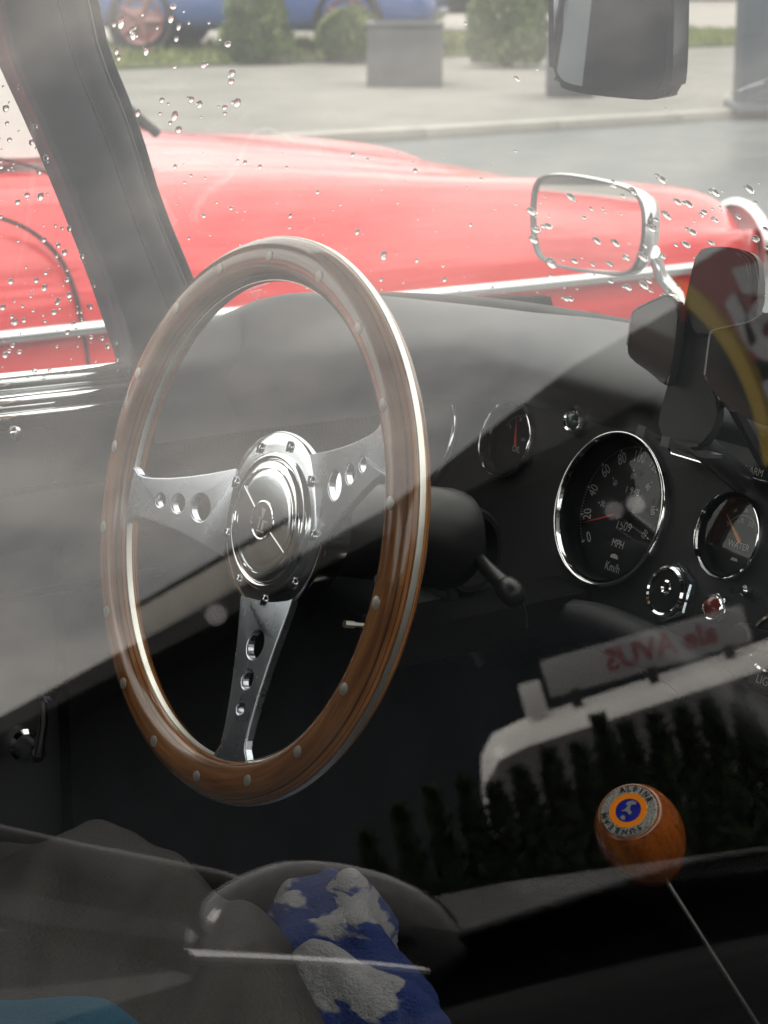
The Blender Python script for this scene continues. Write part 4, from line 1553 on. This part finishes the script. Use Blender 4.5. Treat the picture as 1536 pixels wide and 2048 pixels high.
for o_ in ((1280, 862), (1328, 884)):
    x, y = o_
    b = bmesh.new()
    pr = [hq(x + 100, y + 24, .002), hq(x + 62, y + 24, .012), hq(x + 38, y + 12, .022), hq(x + 20, y + 8, .032), hq(x, y + 6, .040)]
    rows = []
    upv = V((.26, 0, .96)).normalized()
    for i, q in enumerate(catmull(pr, 4)):
        hh = .0012 + .0045 * max(0.0, (i - 9) / 7.0) ** 2 * (1 if i > 9 else 0)
        wd_ = .008 - .004 * i / 16
        rows.append([q + V((0, wd_, 0)) - upv * .0012, q + V((0, wd_, 0)) + upv * hh, q - V((0, wd_, 0)) + upv * hh, q - V((0, wd_, 0)) - upv * .0012])
    vr = grid(b, rows, True)
    b.faces.new(vr[0]); b.faces.new(vr[-1][::-1])
    obj('foot', b, M_holder, ph, True, 40)
b = bmesh.new()
tube(b, [hq(1450, 800, -.004), hq(1466, 806, -.004), hq(1462, 796, -.030), V((.318, .19, .80)) - pinv], .006, 8)
tube(b, [hq(1390, 880, -.006), V((.305, .205, .795)) - pinv], .009, 10)
obj('clip', b, M_holder, ph)
b = bmesh.new()
pt_ = hq(1400, 684, .0044)
text_bm(b, '::KUUL', .0055, basis_mtx(pt_, V((.0, -1, .0)), V((.26, 0, .96)).normalized(), hn), sx=.8)
obj('embossed_mark', b, M_plastic, ph, False)

def cloth(name, poly, z0, amp, m, label, cat, seed, res=70, thick=.004, folds=None, base_z=None, fuzz=0.0, drop=.035, warp=.02):
    """a rumpled sheet: heights from noise and folds inside a footprint polygon (x, y), hanging edges"""
    pts = [V((p_[0], p_[1], 0)) for p_ in poly]
    x0, x1 = min(p_.x for p_ in pts), max(p_.x for p_ in pts)
    y0, y1 = min(p_.y for p_ in pts), max(p_.y for p_ in pts)
    def inside(x, y):
        c = False
        n_ = len(pts)
        for i in range(n_):
            a, b_ = pts[i], pts[(i + 1) % n_]
            if (a.y > y) != (b_.y > y) and x < (b_.x - a.x) * (y - a.y) / (b_.y - a.y) + a.x:
                c = not c
        return c
    bm_ = bmesh.new()
    vv = {}
    nx = res
    ny = max(8, int(res * (y1 - y0) / (x1 - x0)))
    for i in range(nx + 1):
        for j in range(ny + 1):
            x, y = x0 + (x1 - x0) * i / nx, y0 + (y1 - y0) * j / ny
            x += .004 * mnoise.noise(V((x * 40, y * 40, seed)))
            y += .004 * mnoise.noise(V((x * 40, y * 40, seed + 5)))
            if inside(x, y):
                z = z0 if base_z is None else base_z(x, y)
                z += amp * mnoise.fractal(V((x * 9, y * 9, seed)), 1.0, 2.0, 2)
                if folds:
                    for (ang_f, freq, am, ph_) in folds:
                        u_ = x * cos(ang_f) + y * sin(ang_f) + warp * mnoise.noise(V((x * 9, y * 9, seed + 9 + ang_f)))
                        z += am * (.5 + .5 * cos(2 * (u_ * freq + ph_))) ** 2.2
                dm_ = 9.0
                for i_ in range(len(pts)):
                    a_, b_2 = pts[i_], pts[(i_ + 1) % len(pts)]
                    ex_, ey_ = b_2.x - a_.x, b_2.y - a_.y
                    t_ = max(0, min(1, ((x - a_.x) * ex_ + (y - a_.y) * ey_) / (ex_ * ex_ + ey_ * ey_)))
                    dm_ = min(dm_, hypot(x - a_.x - ex_ * t_, y - a_.y - ey_ * t_))
                z -= drop * max(0.0, 1 - dm_ / .035) ** 2
                if fuzz:
                    z += fuzz * (mnoise.noise(V((x * 260, y * 260, seed))) + .6 * mnoise.noise(V((x * 520, y * 520, seed + 2))))
                vv[i, j] = bm_.verts.new((x, y, z))
    for i in range(nx):
        for j in range(ny):
            k = [(i, j), (i + 1, j), (i + 1, j + 1), (i, j + 1)]
            if all(q in vv for q in k):
                bm_.faces.new([vv[q] for q in k])
    o_ = obj(name, bm_, m, None, True, 0)
    md_ = o_.modifiers.new('thick', 'SOLIDIFY'); md_.thickness = thick; md_.offset = 1
    md_ = o_.modifiers.new('smooth', 'SUBSURF'); md_.levels = 1; md_.render_levels = 1
    tag(o_, label, cat)
    return o_

def zp(x, y, z):
    q = at_z(x, y, z)
    return (q.x, q.y)
def seat_hump(x, y):
    return .455 + .05 * cos((x + .12) * 5) * cos((y - .36) * 4)
jk = [zp(x, y, .48) for x, y in ((-120, 1725), (0, 1712), (90, 1700), (200, 1692), (300, 1705), (400, 1745), (436, 1772), (500, 1830), (570, 1895), (605, 1945), (640, 2010), (680, 2110), (400, 2200), (-120, 2200))]
cloth('leather_jacket', jk, .48, .006, M_jacket, 'dark grey brown grained jacket lying on the driver seat', 'jacket', 3.3, 90, .006, [(radians(-52), 17, .014, 1.0), (radians(-38), 44, .006, .3)], seat_hump)

# towel with a printed blue pattern
M_towel = bpy.data.materials.new('towel terry')
M_towel.use_nodes = True
t = M_towel.node_tree
pb_ = t.nodes['Principled BSDF']
pb_.inputs['Roughness'].default_value = 1.0
c = t.nodes.new('ShaderNodeTexCoord')
n1 = t.nodes.new('ShaderNodeTexVoronoi'); n1.inputs['Scale'].default_value = 19; n1.feature = 'SMOOTH_F1'
nz = t.nodes.new('ShaderNodeTexNoise'); nz.inputs['Scale'].default_value = 9
mm_ = t.nodes.new('ShaderNodeMix'); mm_.data_type = 'VECTOR'; mm_.inputs[0].default_value = .05
t.links.new(c.outputs['Object'], mm_.inputs[4]); t.links.new(nz.outputs['Color'], mm_.inputs[5])
t.links.new(mm_.outputs[1], n1.inputs['Vector'])
rr_ = t.nodes.new('ShaderNodeValToRGB'); rr_.color_ramp.interpolation = 'EASE'
rr_.color_ramp.elements[0].position = .47; rr_.color_ramp.elements[0].color = (.012, .030, .14, 1)
rr_.color_ramp.elements[1].position = .55; rr_.color_ramp.elements[1].color = (.26, .26, .27, 1)
t.links.new(n1.outputs['Distance'], rr_.inputs[0]); t.links.new(rr_.outputs[0], pb_.inputs['Base Color'])
n2_ = t.nodes.new('ShaderNodeTexNoise'); n2_.inputs['Scale'].default_value = 520
bp_ = t.nodes.new('ShaderNodeBump'); bp_.inputs['Strength'].default_value = .9; bp_.inputs['Distance'].default_value = .002
t.links.new(c.outputs['Object'], n2_.inputs['Vector']); t.links.new(n2_.outputs['Fac'], bp_.inputs['Height']); t.links.new(bp_.outputs[0], pb_.inputs['Normal'])
tw = [zp(x, y, .47) for x, y in ((470, 1815), (560, 1800), (640, 1768), (700, 1772), (770, 1802), (790, 1850), (790, 1905), (870, 1975), (885, 2040), (900, 2120), (560, 2120), (540, 2000), (520, 1900))]
cloth('towel', tw, .47, .016, M_towel, 'crumpled white terry towel with blue print beside the grey jacket', 'towel', 8.8, 150, .005, [(radians(60), 47, .012, .1), (radians(-15), 71, .008, 2.0), (radians(20), 29, .010, .7)], lambda x, y: .452 + .03 * cos((x - .02) * 9) * cos((y - .26) * 7), .0014, .03, .05)
bc = [zp(x, y, .535) for x, y in ((-120, 1975), (0, 1978), (120, 1990), (260, 2010), (330, 2060), (200, 2160), (-120, 2200))]  # blue sheet added in place of a bluish reflection at the lower left
cloth('blue_sheen_cloth', bc, .535, .006, M_bluesheen, 'steel blue sheen standing in for a blue reflection over the grey jacket', 'cloth', 1.2, 40, .006, [(radians(20), 30, .01, .4)])


# ================================================================== WHAT STANDS BEHIND THE CAMERA (seen mirrored in the side window)
# long low building, its eave running across, facing the cars
bl = empty('long_building', (9.6, -18.0, 0))
tag(bl, 'long dark building with pale roof edge panels mirrored in the side window', 'building')
def bp3(x, y, z):
    return V((x - 9.6, y + 18.0, z))
b = bmesh.new()
prism(b, [bp3(10.4, -8.6, 0), bp3(10.4, -44, 0), bp3(10.4, -44, 3.8), bp3(10.4, -8.6, 3.8)], (6, 0, 0))
obj('wall', b, M_wall, bl, False)
b = bmesh.new()
prism(b, [bp3(9.62, -8.6, 3.86), bp3(9.62, -44, 3.86), bp3(9.62, -44, 3.66), bp3(9.62, -8.6, 3.66)], (7.2, 0, 0))
obj('roof', b, M_gutter, bl, False)
b = bmesh.new()
prism(b, [bp3(9.66, -16.0, 3.86), bp3(9.66, -12.95, 4.16), bp3(9.66, -8.6, 4.16), bp3(9.66, -8.6, 3.862), bp3(9.66, -16.0, 3.862)], (2.0, 0, 0))
obj('parapet', b, M_gutter, bl, False)
tb = bmesh.new()
box(tb, (0, 0, 0), (.05, .685, .30), bevel=.008)
t0 = obj('fascia_panel', tb, M_tile, bl)
for n_, i in enumerate([0, 1, 2, 3, 4]):
    t_ = t0 if n_ == 0 else t0.copy()
    if n_:
        COL.objects.link(t_)
    t_.location = bp3(9.60, -20.6 + .70 * i, 4.02 if i < 6 else 4.31)
    t_.parent = bl
b = bmesh.new()
for ya, yb, z_ in ((-17.4, -21.0, 4.18),):
    prism(b, [bp3(9.57, ya, z_), bp3(9.57, yb, z_), bp3(9.57, yb, z_ + .045), bp3(9.57, ya, z_ + .045)], (.12, 0, 0))
obj('roof_edge', b, M_gutter, bl, False)
# sign on its roof edge
sg = empty('roof_edge_sign', (9.5, -12.45, 3.3))
tag(sg, 'red sign board with white lettering and a curved yellow band by the eave', 'sign')
b = bmesh.new()
prism(b, [V((.02, 2.3, 1.02)), V((.02, .98, 1.02)), V((.02, .98, .30)), V((.02, 2.3, .10))], (.06, 0, 0))
obj('board', b, M_signred, sg, False)
b = bmesh.new()
rows = []
for k in range(33):
    a = radians(48 - 64 * k / 32)
    rows.append([V((x_, r_ * cos(a) + .10, r_ * sin(a) - .10)) for r_, x_ in ((1.335, .03), (1.34, -.035), (1.46, -.035), (1.465, .03))])
grid(b, rows)
obj('ring', b, M_signyel, sg, True, 40)
b = bmesh.new()
prism(b, [V((-.012, .10, -.10))] + [V((-.012, 1.335 * cos(radians(40 - 4 * k)) + .10, 1.335 * sin(radians(40 - 4 * k)) - .10)) for k in range(15)], (.02, 0, 0))
obj('disc', b, M_wall, sg, False)
b = bmesh.new()
for q in ([(1.62, .85), (1.9, .80), (1.9, .55), (1.66, .66)], [(1.46, .66), (1.58, .70), (1.66, .34), (1.56, .28)], [(1.58, .05), (1.86, .05), (1.86, -.06), (1.58, -.06)]):
    prism(b, [V((-.012, y, z)) for y, z in q], (.010, 0, 0))
rows = []
for k in range(25):
    a = radians(40 + 290 * k / 24)
    rows.append([V((-.012, 1.77 + r_ * cos(a), .36 + r_ * 1.05 * sin(a))) for r_ in (.11, .20)] + [V((-.002, 1.77 + r_ * cos(a), .36 + r_ * 1.05 * sin(a))) for r_ in (.20, .05)])
vr = grid(b, rows, True)
b.faces.new(vr[0]); b.faces.new(vr[-1][::-1])
obj('lettering', b, M_signwhite, sg, False)

# white van with a sign on its roof
vA, vB = V((6.2, -10.50, 0)), V((8.15, -9.07, 0))
vd = (vB - vA).normalized()
vn = V((-vd.y, vd.x, 0))             # towards the cars
va = atan2(vd.y, vd.x)
van = empty('white_van', vA, va)
tag(van, 'white van with rounded roof end and a sign on its roof, mirrored', 'van')
b = bmesh.new()
LEN, WID, HV = 4.6, 1.7, 1.50
rows = []
for x, h, f in ((-.02, .9, .80), (.0, 1.2, .90), (.05, 1.38, .96), (.14, 1.47, .99), (.3, HV, 1), (2.2, HV + .08, 1), (3.2, HV + .06, 1), (3.7, 1.15, .98), (4.3, .95, .95), (4.6, .7, .85)):
    hw_ = WID / 2 * f
    rows.append([V((x, y, z)) for y, z in ((-hw_, .3), (-hw_, .8), (-hw_ * .96, h - .18), (-hw_ * .9, h - .05), (-hw_ * .75, h), (0, h + .02), (hw_ * .75, h), (hw_ * .9, h - .05), (hw_ * .96, h - .15))])
    rows[-1] = rows[-1][2:]
vr = grid(b, rows)
o = obj('roof', b, M_white, van, True, 60)
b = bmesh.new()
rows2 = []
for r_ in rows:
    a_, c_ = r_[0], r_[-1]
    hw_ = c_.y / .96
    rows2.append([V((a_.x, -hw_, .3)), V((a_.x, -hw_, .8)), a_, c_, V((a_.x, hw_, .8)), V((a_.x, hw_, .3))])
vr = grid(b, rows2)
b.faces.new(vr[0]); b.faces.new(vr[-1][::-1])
obj('body', b, mat('shaded white flank', (.085, .083, .08), .4, coat=.3), van, True, 60)  # shade on the white van's side put into a dark grey colour
b = bmesh.new()
for s in (-1, 1):
    box(b, (2.75, s * .825, 1.17), (.8, .03, .38), bevel=.012)
obj('side_window', b, M_darkglass, van)
for sx in (.8, 3.7):
    for s in (-1, 1):
        b = bmesh.new()
        lathe(b, [(0, .1), (.1, .09), (.2, .07), (.3, .09), (.33, .06), (.33, -.06), (.28, -.09)], 28, T(sx, s * .76, .33) @ Matrix.Rotation(-s * pi / 2, 4, 'X'), False)
        obj('wheel', b, M_tyre, van)
b = bmesh.new()
for k in range(3):
    box(b, (.62 + .42 * k, .72, HV + .035), (.05, .05, .09))
obj('roof_bar', b, M_gutter, van, False)
b = bmesh.new(); box(b, (1.04, .72, HV + .165), (1.10, .05, .20), bevel=.012); 
rs = obj('roof_sign', b, M_roofsign, van)
b = bmesh.new()
text_bm(b, 'ale AVUS', .165, basis_mtx(V((1.12, .748, HV + .165)), V((-1, 0, 0)), V((0, 0, 1)), V((0, 1, 0))), sx=.95, bold=.004)
obj('sign_lettering', b, M_signtext, rs, False)
b = bmesh.new(); box(b, (.40, .70, HV + .09), (.12, .1, .17), bevel=.01); obj('roof_vent', b, M_white, van)

# row of small pointed conifers in front of it
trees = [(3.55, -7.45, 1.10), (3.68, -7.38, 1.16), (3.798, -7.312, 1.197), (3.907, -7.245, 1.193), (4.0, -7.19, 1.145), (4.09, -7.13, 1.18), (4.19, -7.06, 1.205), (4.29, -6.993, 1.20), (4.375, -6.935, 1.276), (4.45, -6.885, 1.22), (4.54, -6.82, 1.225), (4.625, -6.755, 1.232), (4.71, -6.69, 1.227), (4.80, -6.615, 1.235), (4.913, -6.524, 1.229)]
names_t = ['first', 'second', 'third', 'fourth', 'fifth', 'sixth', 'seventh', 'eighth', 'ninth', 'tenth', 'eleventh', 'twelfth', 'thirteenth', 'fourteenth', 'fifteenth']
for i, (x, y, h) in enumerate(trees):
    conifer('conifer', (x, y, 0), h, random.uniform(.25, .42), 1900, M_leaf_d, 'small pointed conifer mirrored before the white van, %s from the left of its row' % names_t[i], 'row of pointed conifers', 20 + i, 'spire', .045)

# black car parked close behind the camera
bc_ = empty('black_car', (0.0, -3.15, 0))
tag(bc_, 'black car with chrome trimmed door mirror, close by and mirrored in the side window', 'car')
def bq(p):
    return V(p) - V((0, -3.0, 0))
b = bmesh.new()
rows = []
for x, zs, zt, hw_ in ((-2.3, .60, .70, .80), (-1.8, .82, .92, .86), (-.8, .86, .94, .90), (.2, .84, .90, .90), (.45, .83, .905, .90), (.9, .80, .89, .89), (1.5, .72, .82, .87), (1.9, .60, .68, .80), (2.05, .45, .5, .7)):
    rows.append([bq((x, -3 + s_ * hw_ * f, z)) for s_, f, z in ((1, .97, .22), (1, 1.0, .40), (1, 1.01, .62), (1, .985, zs), (1, .90, zt - .015), (1, .5, zt + .02), (1, 0, zt + .03), (-1, .5, zt + .02), (-1, .90, zt - .015), (-1, .985, zs), (-1, 1.01, .62), (-1, 1, .4), (-1, .97, .22))])
vr = grid(b, rows)
b.faces.new(vr[0]); b.faces.new(vr[-1][::-1])
o = obj('body', b, M_dark, bc_, True, 60)
md = o.modifiers.new('smooth', 'SUBSURF'); md.levels = 1; md.render_levels = 2
b = bmesh.new()
rows = []
for x, z, hw_ in ((-1.5, .93, .80), (-1.2, 1.25, .66), (-.7, 1.38, .62), (-.35, 1.36, .62), (-.12, 1.26, .65), (.02, 1.15, .70), (.14, 1.08, .76), (.28, 1.02, .81), (.5, .92, .84)):
    rows.append([bq((x, -3 + hw_ * k, z - .045 * k * k)) for k in (-1, -.85, -.5, 0, .5, .85, 1)])
grid(b, rows)
obj('roof', b, M_dark, bc_)
b = bmesh.new()
tube(b, [bq((.50, -2.16, .90)), bq((.28, -2.135, 1.015)), bq((.14, -2.13, 1.075)), bq((.0, -2.13, 1.14)), bq((-.3, -2.25, 1.30))], [.03, .03, .03, .03, .03], 10)
obj('pillar', b, M_dark, bc_)
b = bmesh.new()
prism(b, [bq((-1.35, -2.145, .94)), bq((.25, -2.145, .94)), bq((-.02, -2.24, 1.10)), bq((-.4, -2.36, 1.29)), bq((-.8, -2.37, 1.31)), bq((-1.2, -2.33, 1.2))], (0, .012, 0))
obj('side_window', b, M_darkglass, bc_, False)
# door mirror
b = bmesh.new()
mo = [V((.165, 0, .957)), V((.19, 0, 1.012)), V((.25, 0, 1.030)), V((.315, 0, 1.026)), V((.40, 0, .985)), V((.445, 0, .945)), (V((.46, 0, .90))), V((.43, 0, .875)), V((.30, 0, .885)), V((.18, 0, .925))]
mo = smooth_poly(mo, 2)
cm = sum(mo, V()) / len(mo)
rows = []
for f, y in ((.1, -1.915), (.45, -1.918), (.75, -1.928), (.93, -1.945), (1.0, -1.97), (.97, -2.0), (.8, -2.05), (.5, -2.09)):
    rows.append([bq(cm + (p_ - cm) * f + V((0, y, 0))) for p_ in mo])
vr = grid(b, rows, True)
b.faces.new(vr[0]); b.faces.new(vr[-1][::-1])
dm = obj('door_mirror', b, M_carblack, bc_, True, 50)
b = bmesh.new()
rows = []
for k in range(13):
    t_ = k / 12
    c0 = bq((.142 + .235 * t_, -1.902 - .02 * (2 * t_ - 1) ** 2, .968 - .075 * t_))
    hgt = .0075 - .002 * t_
    rows.append([c0 + V((0, -.004, hgt)), c0 + V((0, .004, hgt * .6)), c0 + V((0, .006, 0)), c0 + V((0, .004, -hgt * .6)), c0 + V((0, -.004, -hgt))])
grid(b, rows)
obj('chrome_strip', b, mat('satin chrome', (.8, .8, .8), .38, 1.0), dm)
b = bmesh.new()
rows = []
for i in range(25):
    x = .52 + 1.35 * i / 24
    z0 = interp([(.5, .915), (.9, .915), (1.5, .84), (1.87, .71)], x)
    rows.append([bq((x, -3 + .90 * f, z0 + .035 * (1 - f * f) - .012)) for f in (-.97, -.8, -.5, 0, .5, .8, .93, .97)])
grid(b, rows)
M_wet = mat('rain beaded black paint', (0.007, 0.0075, 0.009), 0.12, spec=0.4, bump=1.0, bscale=48, bdist=.012)
bo = obj('bonnet', b, M_wet, bc_)
md = bo.modifiers.new('thick', 'SOLIDIFY'); md.thickness = .008; md.offset = 0
for sx in (-1.35, 1.3):
    for s in (-1, 1):
        b = bmesh.new()
        m_ = T(sx, s * .80, .32) @ Matrix.Rotation(-s * pi / 2, 4, 'X')
        lathe(b, [(0, .1), (.06, .1), (.2, .07), (.22, .1), (.29, .105), (.32, .07), (.32, -.07), (.28, -.1)], 32, m_, False)
        obj('wheel', b, M_tyre, bc_)


# ================================================================== RAIN ON THE GLASS
def drops(name, label, spots, seed):
    """spots: (centre, outward normal, radius, stretch)"""
    bm_ = bmesh.new()
    for c, n_, r_, st in spots:
        x, y = frame_of(n_)
        # y towards the ground along the pane
        down = V((0, 0, -1)); down = (down - n_ * down.dot(n_)).normalized()
        side = n_.cross(down)
        rings = []
        for f, h in ((1.0, 0.0), (.93, .22), (.72, .42), (.4, .55)):
            ring = []
            for k in range(12):
                a = 2 * pi * k / 12
                ca, sa = cos(a), sin(a)
                dd_ = ca * r_ * f * st * (1 + .15 * ca)
                ring.append(bm_.verts.new(c + down * dd_ + side * (sa * r_ * f * (1 + .18 * mnoise.noise(V((a, r_ * 900, seed))))) + n_ * (h * r_)))
            rings.append(ring)
        for a_, b_ in zip(rings, rings[1:]):
            for k in range(12):
                bm_.faces.new((a_[k], a_[(k + 1) % 12], b_[(k + 1) % 12], b_[k]))
        bm_.faces.new(rings[-1]); bm_.faces.new(rings[0][::-1])
    o_ = obj(name, bm_, M_drop, None, True, 0)
    tag(o_, label, 'raindrops', kind='stuff')
    return o_

rnd = random.Random(11)
# driver's window
sp_ = []
fn = V((0, 1, .30)).normalized()
for i in range(200):
    x, y = rnd.uniform(0, 260), rnd.uniform(150, 760)
    lim = 20 + (y - 90) * .36
    if x > lim: continue
    c = at_plane(x, y, V((0, .657, .82)), fn) + fn * .0006
    sp_.append((c, fn, rnd.choice((.0007, .001, .0013, .0018, .0024)) * rnd.uniform(.8, 1.2), rnd.uniform(.9, 1.3)))
drops('raindrops', 'raindrops on the driver door window at the left', sp_, 1)
# windscreen: find points on the lofted sheet nearest to a ray
from mathutils.bvhtree import BVHTree
bmw = bmesh.new()
grid(bmw, [[ws_pt(i, t) for i in range(len(base))] for t in (0, .25, .5, .75, 1)])
bmw.normal_update()
bvh = BVHTree.FromBMesh(bmw)
sp_ = []
def add_ws(x, y, r_):
    d = ray(x, y).normalized()
    loc, nn_, idx, dist = bvh.ray_cast(CAM, d)
    if loc is None: return
    if nn_.dot(d) < 0: nn_ = -nn_
    st_ = rnd.uniform(.8, 1.7) if r_ > .0016 else rnd.uniform(.85, 1.2)
    sp_.append((loc + nn_ * .0005, nn_, r_, st_))
    if r_ > .002 and rnd.random() < .5:
        off = V((rnd.uniform(-1, 1), rnd.uniform(-1, 1), rnd.uniform(-1, 1))); off = (off - nn_ * off.dot(nn_)).normalized() * r_ * 1.1
        sp_.append((loc + off + nn_ * .0004, nn_, r_ * .6, 1.1))
for i in range(34):
    add_ws(rnd.uniform(205, 480), rnd.uniform(0, 260), rnd.choice((.0012, .0018, .0026)) * rnd.uniform(.8, 1.2))
for i in range(160):
    add_ws(rnd.uniform(330, 1060), rnd.uniform(300, 600), rnd.choice((.0003, .0004, .0006)))
for i in range(90):
    add_ws(rnd.uniform(330, 1060), rnd.uniform(300, 600), rnd.choice((.0006, .001, .0014, .0018)) * rnd.uniform(.8, 1.2))
for i in range(95):
    add_ws(rnd.uniform(1060, 1536), rnd.uniform(360, 600), rnd.choice((.0012, .0018, .0026, .0036)) * rnd.uniform(.8, 1.3))
for x, y, r_ in ((930, 48, .0016), (1032, 158, .002), (1073, 140, .0014), (768, 510, .003), (1330, 218, .0012), (985, 575, .0015), (890, 560, .002), (1525, 590, .003), (1515, 640, .003), (450, 215, .0022), (408, 130, .0024), (243, 45, .0028), (268, 70, .0024)):
    add_ws(x, y, r_)
loc, nn_, idx, dist = bvh.ray_cast(CAM, ray(512, 588).normalized())
if nn_.dot(cv) > 0: nn_ = -nn_
ex = (cr - nn_ * cr.dot(nn_)).normalized(); ey = nn_.cross(ex)
b = bmesh.new()
em = basis_mtx(loc + nn_ * .0006, ex, ey, nn_)
tri = [V((.0085 * cos(a), .0085 * sin(a), 0)) for a in (radians(210), radians(330), radians(90))]
tri = [V((-.005, .003, 0)), V((.005, .003, 0)), V((0, -.005, 0))]
for k in range(3):
    tube(b, [em @ tri[k], em @ tri[(k + 1) % 3]], .0003, 5)
for k in range(3):
    tube(b, [em @ V((-.012 + .002 * k, .006 + .003 * k, 0)), em @ V((.012 - .003 * k, .007 + .003 * k, 0))], .0003, 5)
obj('etched_mark', b, mat('etched glass', (.7, .7, .7), .9), wscr, False)
bmw.free()
drops('raindrops', 'raindrops scattered over the windscreen', sp_, 2)
# a few drops on the near window, far out of focus
sp_ = []
for x, y, r_ in ((1228, 1018, .0005), (1272, 1003, .0008), (432, 1225, .0006)):
    c = at_plane(x, y, G0 + gn * .0022, gn)
    sp_.append((c, gn, r_, 1.0))
drops('raindrops', 'few blurred raindrops on the near side window', sp_, 3)
